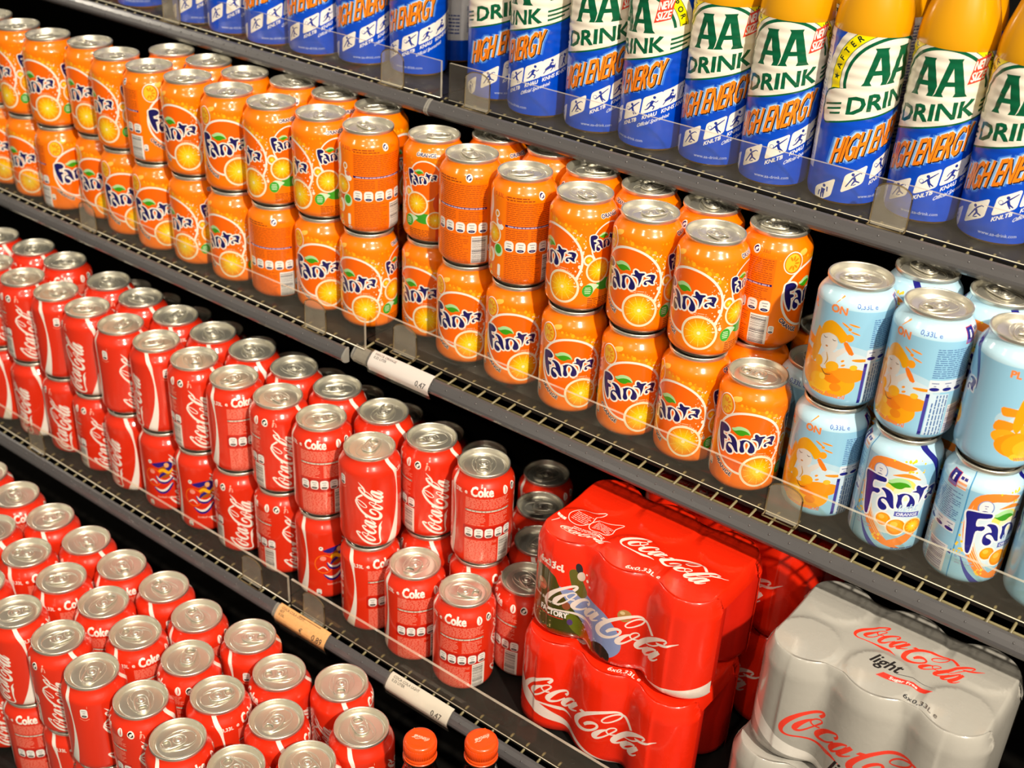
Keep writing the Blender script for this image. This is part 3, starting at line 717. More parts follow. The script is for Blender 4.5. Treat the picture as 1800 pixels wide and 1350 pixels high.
def make_can(kind, x, y, z, face, label, group):
    """one can: empty at its foot > body, lid > pull_tab.  face = bearing of the label that looks at the shopper"""
    al = math.degrees(math.atan2(-x, y))
    rz = math.radians(al - face); loc = (x * MM, y * MM, z * MM)
    turn = _rnd.uniform(0, 2 * pi)
    if kind not in _proto:
        r = empty('drink_can', loc, rz)
        b = link('body', BODY[kind], [M_PRINT, M_BASE], r)
        l = link('lid', LID, M_ALU, r, None, turn)
        t = link('pull_tab', TAB, M_ALU, l)
        _proto[kind] = (r, b, l, t)
    else:
        r0, b0, l0, t0 = _proto[kind]
        r = r0.copy(); b = b0.copy(); l = l0.copy(); t = t0.copy()
        for o in (r, b, l, t): C.objects.link(o)
        b.parent = r; l.parent = r; t.parent = l
        r.location = loc; r.rotation_euler.z = rz; l.rotation_euler.z = turn
    return tag(r, label, 'can', group)

# ------------------------------------------------------------------ sports drink bottle (68 mm x 256 mm)
BW, BH = 2 * pi * 33.6, 160.0
def star(art, x, y, r, col):
    art.add([[(x + (r if k % 2 == 0 else r * .42) * math.sin(pi * k / 5), y + (r if k % 2 == 0 else r * .42) * math.cos(pi * k / 5)) for k in range(10)]], col)
def fit(body, width, h):
    L = text_loops(body); lo = min(l[:, 0].min() for l in L); hi = max(l[:, 0].max() for l in L)
    return width / ((hi - lo) / _cap * h)
def art_sport():
    BLUE = (0, 72, 200); GRN = (0, 92, 58); WH = (246, 238, 222); YEL = (255, 232, 0); a = Art(BW, BH, BLUE); X = BW
    INKB = (24, 50, 150)
    cy = 118
    a.ell(X, cy, 64, 64, WH, 72)
    a.add([ellipse(X, cy, 57, 57, 72), ellipse(X, cy, 47.5, 47.5, 72)[::-1]], YEL)
    a.add([ellipse(X, cy, 57.4, 57.4, 72), ellipse(X, cy, 56.8, 56.8, 72)[::-1]], GRN); a.add([ellipse(X, cy, 47.7, 47.7, 72), ellipse(X, cy, 47.1, 47.1, 72)[::-1]], GRN)
    a.add([ellipse(X, cy, 44, 44, 64), ellipse(X, cy, 41, 41, 64)[::-1]], GRN)
    for sgn, wd in ((-1, 'AFTER'), (1, 'SPORT')):
        for i, ch in enumerate(wd):
            t = math.radians((168 - 9 * i) if sgn < 0 else (50 - 9 * i)); r = 49.8; ro = t - pi / 2
            f = lambda p, q, t=t, ro=ro: (X + r * math.cos(t) + p * math.cos(ro) - q * math.sin(ro), cy + r * math.sin(t) + p * math.sin(ro) + q * math.cos(ro))
            a.text(ch, 0, 0, 5.2, (30, 50, 30), 1.0, 'c', f, .6)
        star(a, X + sgn * 52, cy + 1, 3.4, (30, 60, 40))
    a.add([[(X - 64, 0), (X + 72, 0)] + [(X + x, 92 + .30 * x) for x in (72, 40, 0, -40, -64)]], BLUE)
    # white field that carries the words, rising gently to the right
    low = lambda x: 91 + .29 * x
    P = [(x, low(x)) for x in range(-56, 69, 6)]
    for g, col in ((1.8, GRN), (0, WH)):
        a.poly([(-61 - g + X, 84), (-59 + X, low(-56) + 2 - g * .6)] + [(X + x, y - g) for x, y in P] + [(X + 71 + g, 115), (X + 71 + g, 126), (X + 60, 131), (X + 35, 126), (X - 40, 110), (X - 54, 106 + g), (X - 61 - g, 100)], col, 2)
    A1 = np.array([(0, 0), (11, 0), (8.6, 3.5), (10.8, 11), (20, 11), (21.6, 4), (20, 0), (35, 0), (32, 3.5), (22.6, 37), (23.6, 40), (8, 40), (10, 37), (2.4, 3.5)]); A2 = np.array([(12, 16), (18.8, 16), (15.6, 30)])
    sk = lambda l, ox: np.stack([X - 28 + ox + l[:, 0] * .81, 118 + l[:, 1] * .86 + .12 * (ox - 28 + l[:, 0] * .81)], 1)
    a.add([sk(A1, 0), sk(A2, 0)[::-1]], GRN, True)
    for l in (sk(A1, 22),): a.stroke(l, WH, True, 1, False, 2.0)
    a.add([sk(A1, 22)], GRN); a.add([sk(A2, 22)], WH)
    pass
    # badge
    q = [(20, 131), (36, 136), (39, 159), (24, 154)]
    a.add([[(X + x, y) for x, y in q]], (232, 70, 50))
    for wd, y in (('NEW', 146), ('SIZE', 135.5)):
        a.text(wd, 0, 0, 8, (250, 244, 238), fit(wd, 13, 8), 'c', lambda p, qq, y=y: (X + 29 + p + (y - 138) * .13 + qq * .12, y + qq + p * .28), .7)
    # word mark on the white field
    dr = lambda p, q: (X + p, 96 + q + .25 * p - .0004 * p * p)
    a.text('DRINK', -2, 0, 15.5, GRN, fit('DRINK', 68, 15.5), 'c', dr, 1.7)
    for i, (l0, l1) in enumerate(((-60, -42), (-57, -42), (-53, -42))):
        a.add([[dr(l0, 10 - 4.6 * i), dr(l1, 10 - 4.6 * i), dr(l1, 12 - 4.6 * i), dr(l0, 12 - 4.6 * i)]], GRN)
    for i, l1 in enumerate((68, 63, 57)):
        a.add([[dr(38, 9.6 - 4.6 * i), dr(l1, 11 - 4.6 * i), dr(l1, 13 - 4.6 * i), dr(38, 11.8 - 4.6 * i)]], GRN)
    # slanting orange headline with glow and shadow
    he = lambda p, q: (X + p + .14 * q, 56 + q + .45 * p)
    wx = fit('HIGH ENERGY', 77, 26)
    L = [np.array([he((g[0]) , g[1]) for g in l]) for l in [(l / _cap - [0, 0]) * [26 * wx, 26] - [44, 0] for l in text_loops('HIGH ENERGY')]]
    for w, c in ((8.5, (60, 120, 225)), (5.0, (140, 186, 240)), (2.6, (196, 220, 248))):
        for l in L: a.stroke(l, c, True, 1, False, w)
    for l in L: a.add([l], (196, 220, 248)) if False else None
    S = [l + [.9, -.9] for l in L]
    a.add(S, (30, 24, 30)); [a.stroke(l, (30, 24, 30), True, 1, False, 1.5) for l in S]
    a.add(L, (248, 132, 20)); [a.stroke(l, (248, 132, 20), True, 1, False, 1.2) for l in L]
    # row of pictograms
    ic = lambda p, q: (X + p + .10 * q, 27.5 + q + .55 * p - .0015 * p * p)
    def fig(cx, parts, head):
        a.ell(*ic(cx + head[0], head[1]), 1.5, 1.6, INKB, 12)
        for P in parts: a.stroke([(*ic(cx + x, y), w) for x, y, w in P], INKB, k=2)
    icons = [
     (-46, [[(0, 12, 4.4), (0, 7, 3)], [(-3.6, 12, 1.4), (-4.6, 6.6, 1)], [(3.6, 12, 1.4), (4.6, 6.6, 1)], [(-1.2, 8, 1.8), (-1.2, 2.4, 1.2)], [(1.2, 8, 1.8), (1.2, 1.6, 1.2)]], (0, 15)),
     (-19.5, [[(-1, 12, 2.6), (1.4, 7, 2.2)], [(1, 7, 1.8), (6, 2.4, 1.2)], [(1, 7, 1.8), (-1, 3.4, 1.2), (3, 2.6, .8)], [(-1, 11.6, 1.6), (-6, 4.6, 1)], [(-1, 12, 1.4), (4, 13, .9), (6, 11, .9)]], (-2.2, 15)),
     (4.5, [[(0, 11.5, 2.8), (2, 6.6, 2.4)], [(2, 7, 1.8), (6.4, 2, 1.1)], [(1.4, 7, 1.6), (4, 2, 1)], [(0, 11.6, 1.5), (-4, 9, .9), (-5.6, 10.6, .7)], [(0, 11.6, 1.5), (7.4, 14.8, .8)]], (-.6, 14.6)),
     (25, [[(.6, 11.4, 2.8), (-.6, 7, 2.4)], [(-.6, 7, 1.8), (3, 4.4, 1.4), (2, 1.4, 1)], [(-.6, 7, 1.8), (-3.4, 4, 1.2), (-6, 4, .9)], [(.6, 11.4, 1.3), (4, 8.6, .9), (6, 9.6, .8)], [(.6, 11.4, 1.3), (-3.4, 9.6, .9), (-4.6, 7.4, .8)]], (1.6, 14.6)),
     (43, [[(-5, 6, 2), (0, 8, 3.6), (4.6, 6.6, 2.4), (6.2, 9, 1.2)], [(-.6, 8, 2), (.6, 12, 1.8), (3, 10.4, .9)], [(-4, 6, 1.2), (-6.4, 2.6, .8)], [(3.6, 6, 1.2), (1, 2.6, .8)], [(5, 6, 1), (6, 2, .8)]], (1.2, 14.4)),
     (58, [[(1, 10.5, 2.6), (1, 6.4, 2.2)], [(1, 6.6, 1.5), (3.4, 1.8, 1)], [(1, 6.6, 1.5), (-1, 1.8, 1)], [(1, 10.6, 1.2), (4.6, 13.6, .8)], [(-5, 2, .7), (-5, 14, .7), (-2, 14, .7)]], (1.2, 13.4))]
    for cx, parts, head in icons:
        r = rrect(cx - 9.4, cx + 9.4, 0, 18.4, 2.4)
        a.add([np.array([ic(*p) for p in r])], (244, 240, 234)); fig(cx, parts, head)
    a.add([ellipse(*ic(-.9, 12), 2, 2, 14), ellipse(*ic(-.9, 12), 1.6, 1.6, 14)[::-1]], INKB)
    for cx, wd in ((4.5, 'KNLTB'), (25, 'KNAU'), (43, 'KNHS'), (58, 'KNKV')):
        a.text(wd, cx, -6.2, 4.2, (236, 236, 240), .82, 'c', ic, .45)
    a.text('Official Sportdrink', 14, -13.5, 4.0, (220, 226, 244), .72, 'l', ic, .2, .25)
    a.text('www.aa-drink.com', X + 4, 6.5, 3.2, (196, 208, 240), .92, 'c')
    # back panel
    x0, x1 = 126 * BW / 360, 252 * BW / 360
    a.rect(x0, x1, 26, BH, (226, 224, 226))
    a.para(x0 + 3, x1 - 4, 78, 154, 24, (96, 110, 168), 71, .4)
    a.barcode(x0 + 44, x1 - 2, 34, 70, True, 72, (236, 234, 234), (56, 76, 140)); a.para(x0 + 3, x0 + 36, 34, 60, 6, (60, 80, 150), 73, .4)
    return a
def bottle_map(x, y):
    z = 3.4 + .93 * y; rib = .24 * np.sin(2 * pi * z / 9.0) * np.clip((z - 60) / 30, .25, 1)
    drib = .24 * 2 * pi / 9 * np.cos(2 * pi * z / 9.0) * np.clip((z - 60) / 30, .25, 1)
    r = 33.4 + rib - np.clip((11 - z) / 8, 0, 1) ** 2 * 1.9; th = x / 33.6
    n = np.hypot(1, drib)
    return np.stack([r * np.sin(th), -r * np.cos(th), z], 1), np.stack([np.sin(th) / n, -np.cos(th) / n, -drib / n], 1)
SPORT_LABEL = art_sport().mesh('drink_label', bottle_map, np.arange(1, 72) * BW / 72, np.arange(1, 80) * 2.0)
m = MB(); m.lathe([(0.01, 4), (18, 2.5), (25, 0.3), (28, 0), (29.6, 1.4), (31.6, 4.2), (33.0, 10), (33.0, 152), (33.2, 154), (33.0, 159), (31.8, 168), (29.4, 178), (26, 189), (21.6, 202), (17.4, 214),
                   (14.4, 225), (13.4, 230), (13.2, 236), (15.4, 237), (15.4, 239), (13.2, 240), (12.6, 244), (0.01, 244)], 64)
SPORT_BODY = m.mesh('drink_bottle_wall')
m = MB(); m.lathe([(14.6, 240.5), (15, 241), (15, 252), (14.2, 255), (12, 256), (0.01, 256)], 40); SPORT_CAP = m.mesh('drink_bottle_cap')
def make_bottle(x, y, z, face, label, group):
    rz = math.atan2(-x, y) - math.radians(face); loc = (x * MM, y * MM, z * MM)
    if 'b' not in _proto:
        r = empty('sports_drink_bottle', loc, rz)
        kids = [link('bottle_body', SPORT_BODY, M_JUICE, r), link('bottle_label', SPORT_LABEL, M_LABEL, r), link('screw_cap', SPORT_CAP, M_WCAP, r)]
        _proto['b'] = (r, kids)
    else:
        r0, k0 = _proto['b']; r = r0.copy(); C.objects.link(r); r.location = loc; r.rotation_euler.z = rz
        for k in k0:
            c = k.copy(); C.objects.link(c); c.parent = r
    return tag(r, label, 'bottle', group)

# ------------------------------------------------------------------ shrink-wrapped six-pack (200 x 133 x 117 mm)
def _pack_point(x, s):
    """film over three by two cans: s runs up the front, over the top and down the back"""
    x = np.asarray(x, float); s = np.asarray(s, float)
    back = s > 173.2; q = np.where(back, 346.4 - s, s)
    xc = np.clip(np.round(x / 66.5), -1, 1) * 66.5; dx = np.abs(x - xc)
    outer = np.abs(x) > 66.5
    t = np.clip((q - 95) / 18.0, 0, 1); e = t * t * (3 - 2 * t) * .35 + t * .65
    R = 33.5 - 6.3 * e
    v = np.sqrt(np.clip(R * R - dx * dx, 0, None)); b = (.66 + .15 * np.sin(pi * np.clip(q, 0, 100) / 100)) * R * np.where(outer, np.clip(1 - (np.abs(x) - 66.5) / 9, 0, 1), 1.0)
    yo = (v ** 5 + b ** 5) ** .2
    yf = -33.2 - yo
    z = np.where(q < 95, 5 + q, 100 + 16.8 * np.sin(t * pi / 2) ** 1.0)
    u = np.clip((q - 113) / 60.2, 0, 1)
    y = np.where(q > 113, yf * (1 - u), yf)
    yd = np.abs(np.abs(y) - 33.2)
    d = np.hypot(dx, np.where(q > 113, yd, 0)); sag = np.clip(d - 26.4, 0, None); sag = sag * sag / (sag + 2.5)
    z = np.where(q > 113, 116.8 - 2.4 * (1 - np.exp(-sag * .35)) , z)
    end = np.clip((np.abs(x) - 92) / 8.0, 0, 1)
    z = np.where(outer, z - 15 * end ** 1.6 * t, z)
    xx = x - np.sign(x) * 2.0 * end ** 2 * t
    # film drawn in under the foot
    y = np.where(q < 6, y * (1 - .05 * ((6 - q) / 6) ** 2), y)
    return np.stack([xx, np.where(back, -y, y), z], -1)
def pack_map(x, y):
    X = x - 99.9; h = .35
    P = _pack_point(X, y)
    dx = _pack_point(np.clip(X + h, -99.9, 99.9), y) - _pack_point(np.clip(X - h, -99.9, 99.9), y)
    ds = _pack_point(X, np.clip(y + h, 0, 346.4)) - _pack_point(X, np.clip(y - h, 0, 346.4))
    N = np.cross(dx, ds); N /= np.linalg.norm(N, axis=1)[:, None] + 1e-9
    return P, N
def art_pack(kind):
    W, H = 199.8, 346.4
    RED = (240, 40, 12); SIL = (172, 168, 160); bg = SIL if kind == 'light' else RED
    ink = (238, 60, 40) if kind == 'light' else (246, 226, 216)
    a = Art(W, H, bg, False); BLK = (40, 36, 36)
    def big(x, y, w, sk=0.0): script(a, lambda p, q: (x + p * w, y + q * w * .92 + sk * p), ink)
    if kind == 'plain':
        a.stroke([(-2, 78, 4), (3, 58, 9), (16, 40, 15), (38, 28, 15), (62, 19, 9), (92, 9, 4), (122, 3, 2), (150, 1, 1)], ink, k=5)
        big(16, 30, 158)
    elif kind == 'picture':
        a.poly([(-3, 77), (10, 75), (24, 78), (38, 74), (44, 64), (58, 46), (72, 32), (96, 12), (102, -3), (-3, -3)], (66, 68, 22), 4)
        a.poly([(44, 62), (52, 62), (64, 64), (78, 63), (98, 60), (114, 42), (116, 22), (104, 9), (86, 14), (72, 24), (58, 40)], (136, 150, 196), 5)
        a.poly([(52, 38), (68, 26), (84, 14), (98, 6), (88, 2), (68, 4), (56, 16)], (104, 112, 26), 4)
        a.poly([(52, 84), (58, 86), (66, 74), (72, 64), (66, 56), (58, 62), (54, 72)], (96, 92, 34), 4); a.ell(60, 88, 3, 6, (40, 36, 40), 14, .3); a.ell(63, 80, 4, 5, (214, 190, 176), 14)
        for x, y, r in ((46, 82, 1.6), (42, 86, 1), (70, 78, 1.6), (74, 74, 1.2), (68, 84, 1), (38, 90, .9), (30, 88, .8)): a.ell(x, y, r, r, (246, 220, 204), 10)
        a.ell(23, 56, 6.5, 7, (170, 96, 66), 18); a.ell(25, 54, 4, 2.2, (214, 110, 80), 12); a.ell(21, 59, 3, 2.6, (206, 170, 130), 12)
        a.ell(117, 66, 6.4, 7, (176, 130, 70), 18); a.ell(119, 64, 3.6, 2, (206, 90, 50), 12); a.ell(115, 69, 2.4, 2, (220, 190, 140), 10)
        a.ell(52, 42, 4, 5, (150, 80, 50), 14); a.ell(56, 22, 2.6, 4, (90, 60, 120), 12); spray(a, 60, 98, 14, 36, 16, (190, 200, 224), 81, .4, 1.1); spray(a, 4, 40, 8, 30, 26, (176, 160, 96), 82, .4, 1.0)
        a.poly([(84, 16), (96, 22), (106, 14), (104, 2), (88, 4)], (46, 36, 30), 3)
        a.text('Discover the world of', 8, 40, 3.6, (244, 236, 226), .8, 'l', bold=.15); a.text('FACTORY', 24, 26, 6.4, (250, 240, 236), .72, 'l', None, .8); a.rect(20, 50, 23.6, 24.7, (214, 60, 50)); a.text('Coca-Cola', 40, 32, 3, (224, 224, 236), .8, 'l')
        a.text('6x33cl', 32, 82, 7.2, (248, 232, 222), 1.0, 'c', bold=.9)
        a.stroke([(-4, 22, 6), (6, 9, 8), (24, 2, 6), (44, 1, 3), (70, 0, 2)], (240, 226, 214), k=4); a.ell(76, 5, 7, 3.4, (240, 238, 226), 18)
        a.stroke([(128, -1, 2), (150, 2, 7), (176, 4, 12), (203, 8, 16)], (240, 226, 214), k=4)
        big(28, 28, 148, 2)
    else:
        a.stroke([(-4, 50, 10), (10, 32, 14), (34, 18, 14), (70, 8, 10), (120, 2, 7), (160, -2, 5)], (232, 226, 218), k=5)
        big(36, 26, 156)
        a.text('light', 100, 14, 17, BLK, .78, 'c', None, .9, .35)
    # top of the wrap
    if kind == 'light':
        script(a, lambda p, q: (60 + p * 108, 169 + q * 112), ink); a.text('light', 98, 149, 13, BLK, .8, 'c', None, .8, .35); a.stroke([(110, 148, .5), (122, 150, .9), (140, 150, .4)], BLK)
        a.poly([(97, 137), (138, 137), (142, 144), (101, 144)], (226, 60, 46)); a.text('Sugar Free', 119, 138.6, 3.6, (246, 230, 224), 1.0, 'c', None, .3)
        a.text('6x0,33L e', 140, 119, 5.4, BLK, 1.0, 'c', None, .4)
    else:
        big(80, 140, 108); a.text('6x0,33L e', 122, 118, 5.6, ink, 1.0, 'c', None, .35)
        def drop(x, y, k):
            P = [(x + 11 * k, y + 21 * k), (x + 8 * k, y + 9 * k), (x + 9 * k, y - 1 * k), (x + 3 * k, y - 9 * k), (x - 8 * k, y - 9 * k), (x - 13 * k, y - 1 * k), (x - 9 * k, y + 9 * k), (x + 1 * k, y + 14 * k)]
            a.stroke([(p, q, .9) for p, q in P], ink, True, 4)
            a.para(x - 9 * k, x + 7 * k, y - 5 * k, y + 8 * k, 6, ink, int(x), .28)
        drop(34, 154, 1.15); drop(58, 152, 1.05)
        a.para(34, 66, 136, 141, 2, ink, 84, .4); script(a, lambda p, q: (24 + p * 52, 127 + q * 30), ink)
        for k in range(3): a.poly([(10 + 4 * k, 137 + k), (13.6 + 4 * k, 138 + k), (13 + 4 * k, 142 + k), (9.4 + 4 * k, 141 + k)], ink)
        a.stroke([(12, 124, .5), (16, 137, .9)], ink)
    # back of the wrap
    big(12, 262, 168) if kind != 'light' else None
    return a
_gx = np.unique(np.round(np.concatenate([np.arange(-99, 100, 2.6), [-99.2, -97.5, -95, -93, 93, 95, 97.5, 99.2, -33.2, 33.2, -32, 32, -34.5, 34.5]]), 2)) + 99.9
_gs = np.unique(np.concatenate([np.arange(3, 95, 8.0), np.arange(95, 117, 2.0), np.arange(117, 230, 2.8), np.arange(231, 253, 2.0), np.arange(253, 346, 10.0)]))
FILM = {k: art_pack(k).mesh('wrap_' + k, pack_map, _gx, _gs) for k in ('plain', 'picture', 'light')}
_t = MB(); _t.lathe([(0.01, 6), (24, 1), (26, 0), (31, 6), (32.8, 13), (32.8, 96), (31, 104), (27, 111), (26.6, 115.5), (25.6, 115.5), (24, 110), (0.01, 111)], 40); PLAINCAN = _t.mesh('wrapped_can')
M_REDCAN = principled('red_can_paint', (206, 30, 14), 0.3, 0.0, 0.5); M_SILCAN = principled('silver_can_paint', (176, 172, 164), 0.35, 0.5)
_plain = {}
def make_pack(kind, x, y, z, rz, label, group=None):
    r = empty('six_pack', (x * MM, y * MM, z * MM), math.radians(rz))
    link('shrink_wrap', FILM[kind], M_FILM, r)
    for i in range(3):
        for j in range(2):
            key = 'silver' if kind == 'light' else 'red'
            if key not in _plain:
                me = PLAINCAN.copy(); me.name = 'wrapped_can_' + key
                _plain[key] = (me, M_SILCAN if key == 'silver' else M_REDCAN)
            me, mat = _plain[key]
            link('wrapped_can', me, mat, r, ((i - 1) * 66.5 * MM, (j * 66.4 - 33.2) * MM, 0))
    return tag(r, label, 'six-pack', group)

# ------------------------------------------------------------------ dark cola bottle with printed cap
m = MB(); m.lathe([(0.01, 6), (14, 4), (20, 0), (24, 1), (26.5, 6), (27, 14), (27, 90), (25, 110), (25.4, 130), (27, 150), (27, 185), (26, 205), (22.5, 225), (17.4, 243), (14.4, 254), (13.6, 262), (16.2, 263), (16.2, 265.5), (13.4, 266.5), (13.2, 270), (0.01, 270)], 48); COLA_BODY = m.mesh('cola_bottle_wall')
m = MB()
m.lathe([(14.6, 0), (15.2, .5), (15.2, 3.2), (14.7, 3.4), (14.7, 4.2), (15.3, 4.6)] + [(15.4, 5), (15.4, 15.6), (14.9, 17.6), (13.4, 18.8), (11, 19.2), (0.01, 19.2)], 48)
for k in range(60):
    t = 2 * pi * k / 60; m.tube([(15.4 * math.cos(t), 15.4 * math.sin(t), 5.2), (15.4 * math.cos(t), 15.4 * math.sin(t), 15.2)], .34, 5)
COLA_CAP = m.mesh('cola_cap')
m = MB(); m.lathe([(14.2, 0), (16.0, .4), (16.0, 2.6), (14.4, 3)], 40); COLA_RING = m.mesh('cola_cap_ring')
def art_cap():
    a = Art(20, 20, (238, 78, 16), False); script(a, lambda p, q: (1.4 + p * 17, 7 + q * 17), (250, 214, 196)); return a
CAP_PRINT = art_cap().mesh('cap_print', lambda x, y: (np.stack([x - 10, y - 10, 0 * x], 1), np.stack([0 * x, 0 * x, 0 * x + 1], 1)), [10], [10])
def art_cola_band():
    a = Art(2 * pi * 27.3, 46, (214, 30, 14))
    for u in (20, 105): script(a, lambda p, q, u=u: (u + p * 62, 8 + q * 70), (244, 236, 226))
    return a
COLA_BAND = art_cola_band().mesh('cola_bottle_label', lambda x, y: (np.stack([27.3 * np.sin(x / 27.3), -27.3 * np.cos(x / 27.3), 30 + y], 1), np.stack([np.sin(x / 27.3), -np.cos(x / 27.3), 0 * x], 1)), np.arange(1, 48) * 2 * pi * 27.3 / 48, [23])
def make_cola_bottle(x, y, z, spin, label, group):
    r = empty('cola_bottle', (x * MM, y * MM, z * MM), math.radians(spin))
    link('bottle_body', COLA_BODY, M_COLA, r); link('bottle_label', COLA_BAND, M_LABEL, r)
    c = link('screw_cap', COLA_CAP, M_CAP, r, (0, 0, 266.6 * MM)); link('cap_print', CAP_PRINT, M_CAPP, c, (0, 0, 19.24 * MM))
    link('tamper_ring', COLA_RING, M_CAP, r, (0, 0, 263.2 * MM))
    return tag(r, label, 'bottle', group)

# ------------------------------------------------------------------ shelves
Z_TOP, Z_MID, Z_LOW, Z_BASE = 1196, 944, 658, 458
JOINT = -856
def rail_profile(y, z):
    return [(y, z), (y - 2.6, z - 1.0), (y - 6.2, z - 4.4), (y - 9.2, z - 8.2), (y - 10, z - 10.6), (y - 9.2, z - 13.2), (y - 6.8, z - 15.8), (y - 2.4, z - 17.2), (y, z - 17.2)]
def fixnormals(me):
    bm = bmesh.new(); bm.from_mesh(me); bmesh.ops.recalc_face_normals(bm, faces=bm.faces); bm.to_mesh(me); bm.free()
def make_shelf(x0, x1, z, yg, gap, label, end_left):
    """perforated black sheet on a wire grid, with a grey price rail along its front"""
    yr = yg - gap
    r = empty('shelf', ((x0 + x1) / 2 * MM, yg * MM, z * MM))
    ox, oy, oz = (x0 + x1) / 2, yg, z
    def done(mb, name, mat):
        mb.v = [(a - ox, b - oy, c - oz) for a, b, c in mb.v]; me = mb.mesh(name); fixnormals(me)
        return link(name, me, mat, r)
    d = MB(); d.box(x0 + 1, x1 - 1, yg - 1, 1390, z - 2.4, z)
    x = x0 + 30                                                             # rims of the drain holes along the front
    while x < x1 - 10:
        for yy, dx in ((yg + 16, 0), (yg + 130, 34), (yg + 250, 0)):
            d.tube([(x + dx + 2.8 * math.cos(t), yy + 2.8 * math.sin(t), z + .05) for t in np.linspace(0, 2 * pi, 14, endpoint=False)], .45, 5, True)
        x += 92
    done(d, 'shelf_sheet', M_DECK)
    w = MB(); x = x0 + 10
    while x < x1 - 4:
        w.tube([(x, yr - .5, z - 3.4), (x, yg + 2, z - 1.2), (x, yg + 5, z + .35), (x, yg + 8, z - .6)], 1.35, 7); x += 20
    if gap > 12: w.tube([(x0 + 2, yr + 8.5, z - 5.2), (x1 - 2, yr + 8.5, z - 5.2)], 1.5, 7)
    w.tube([(x0 + 2, yr + 1.4, z - 4.6), (x1 - 2, yr + 1.4, z - 4.6)], 1.3, 7)
    done(w, 'wire_grid', M_WIRE)
    p = MB(); p.prism(rail_profile(yr, z), x0 + 2.5, x1 - 2.5)
    x = x0 + 16
    while x < x1 - 8:                                                       # wire ends that press through the plastic
        p.tube([(x, yr - 5.0, z - 4.6), (x, yr - 6.5, z - 4.05)], [1.7, .7], 7); x += 20
    rail = done(p, 'price_rail', M_RAIL)
    e = MB(); xe = x0 + .4 if end_left else x1 - 2.6
    e.prism([(a + (-.5 if a < yr - 1 else .4), b + (.4 if b > z - 10 else -.5)) for a, b in rail_profile(yr, z)], xe, xe + 2.2)
    e.v = [(a - ox, b - oy, c - oz) for a, b, c in e.v]; me = e.mesh('rail_end'); fixnormals(me)
    link('rail_end', me, M_RAILEND, rail)
    fr = MB(); fr.box(x0 + 2, x1 - 2, yg + 60, 1388, z - 14, z - 2.5)
    done(fr, 'support_tray', M_BLACK)
    r['label'] = label; r['category'] = 'shelf'
    return r
def make_guard(x0, x1, yg, z, h, clips, label):
    """clear upright strip that keeps the goods from sliding off, held by bent clips"""
    r = empty('shelf_guard', ((x0 + x1) / 2 * MM, yg * MM, z * MM)); ox = (x0 + x1) / 2
    m = MB(); b = .7
    X0, X1, Y0, Y1, Zb, Zt = x0 - ox, x1 - ox, -1.5, 1.5, .9, h
    m._add([(X0, Y0, Zb), (X1, Y0, Zb), (X1, Y0, Zt), (X0, Y0, Zt)], [(0, 1, 2, 3)], 0); m._add([(X0, Y1, Zb), (X1, Y1, Zb), (X1, Y1, Zt), (X0, Y1, Zt)], [(3, 2, 1, 0)], 2)
    m._add([(X0, Y0, Zt), (X1, Y0, Zt), (X1, Y1, Zt), (X0, Y1, Zt)], [(0, 1, 2, 3)], 1); m._add([(X0, Y0, Zb), (X1, Y0, Zb), (X1, Y1, Zb), (X0, Y1, Zb)], [(3, 2, 1, 0)], 1)
    m._add([(X0, Y0, Zb), (X0, Y1, Zb), (X0, Y1, Zt), (X0, Y0, Zt)], [(3, 2, 1, 0)], 1); m._add([(X1, Y0, Zb), (X1, Y1, Zb), (X1, Y1, Zt), (X1, Y0, Zt)], [(0, 1, 2, 3)], 1)
    m.tube([(X0, Y0 - .05, Zb + .3), (X1, Y0 - .05, Zb + .3)], .55, 5, mi=3)  # added thin tube draws the bright light line of the bottom edge
    me = m.mesh('guard_strip'); link('guard_strip', me, [M_CLEAR, M_EDGE, M_CLEARB, M_EDGEGLOW], r)
    for cx in clips:
        c = MB(); hw = 16.5; n = 11
        prof = [(-9.0, .8), (-5.0, .8), (-3.2, 1.6), (-2.6, 4), (-2.4, 12), (-2.4, h - 11)]        # foot, bend and upright (y, z)
        def strip(off, flip):
            vs = []; fs = []
            for k, (yy, zz) in enumerate(prof):
                wv = hw if k > 2 else hw * .92
                vs += [(-wv, yy - off, zz), (wv, yy - off, zz)]
            for k in range(len(prof) - 1): fs.append((2 * k, 2 * k + 1, 2 * k + 3, 2 * k + 2))
            top = len(vs); vs += [(hw * math.cos(t), prof[-1][0] - off, h - 11 + 9.5 * math.sin(t)) for t in np.linspace(0, pi, n)]
            fs.append(list(range(top, top + n)))
            c._add(vs, [f[::-1] for f in fs] if flip else fs, 0)
        strip(0.6, False); strip(-.2, True)
        for sx in (-hw, hw): c.tube([(sx, yy - .2, zz) for yy, zz in prof], .75, 6, mi=1)
        c.tube([(hw * math.cos(t), prof[-1][0] - .2, h - 11 + 9.5 * math.sin(t)) for t in np.linspace(0, pi, 14)], .75, 6, mi=1)
        c.tube([(-hw, -9.2, .8), (hw, -9.2, .8)], .7, 6, mi=1)
        link('guard_clip', c.mesh('guard_clip'), [M_CLIP, M_CLIPEDGE], r, ((cx - ox) * MM, 0, 0))
    return tag(r, label, 'shelf guard')
M_CLIPEDGE = clear_mat('clip_edge_plastic', 0.75, (240, 234, 220), 0.1)

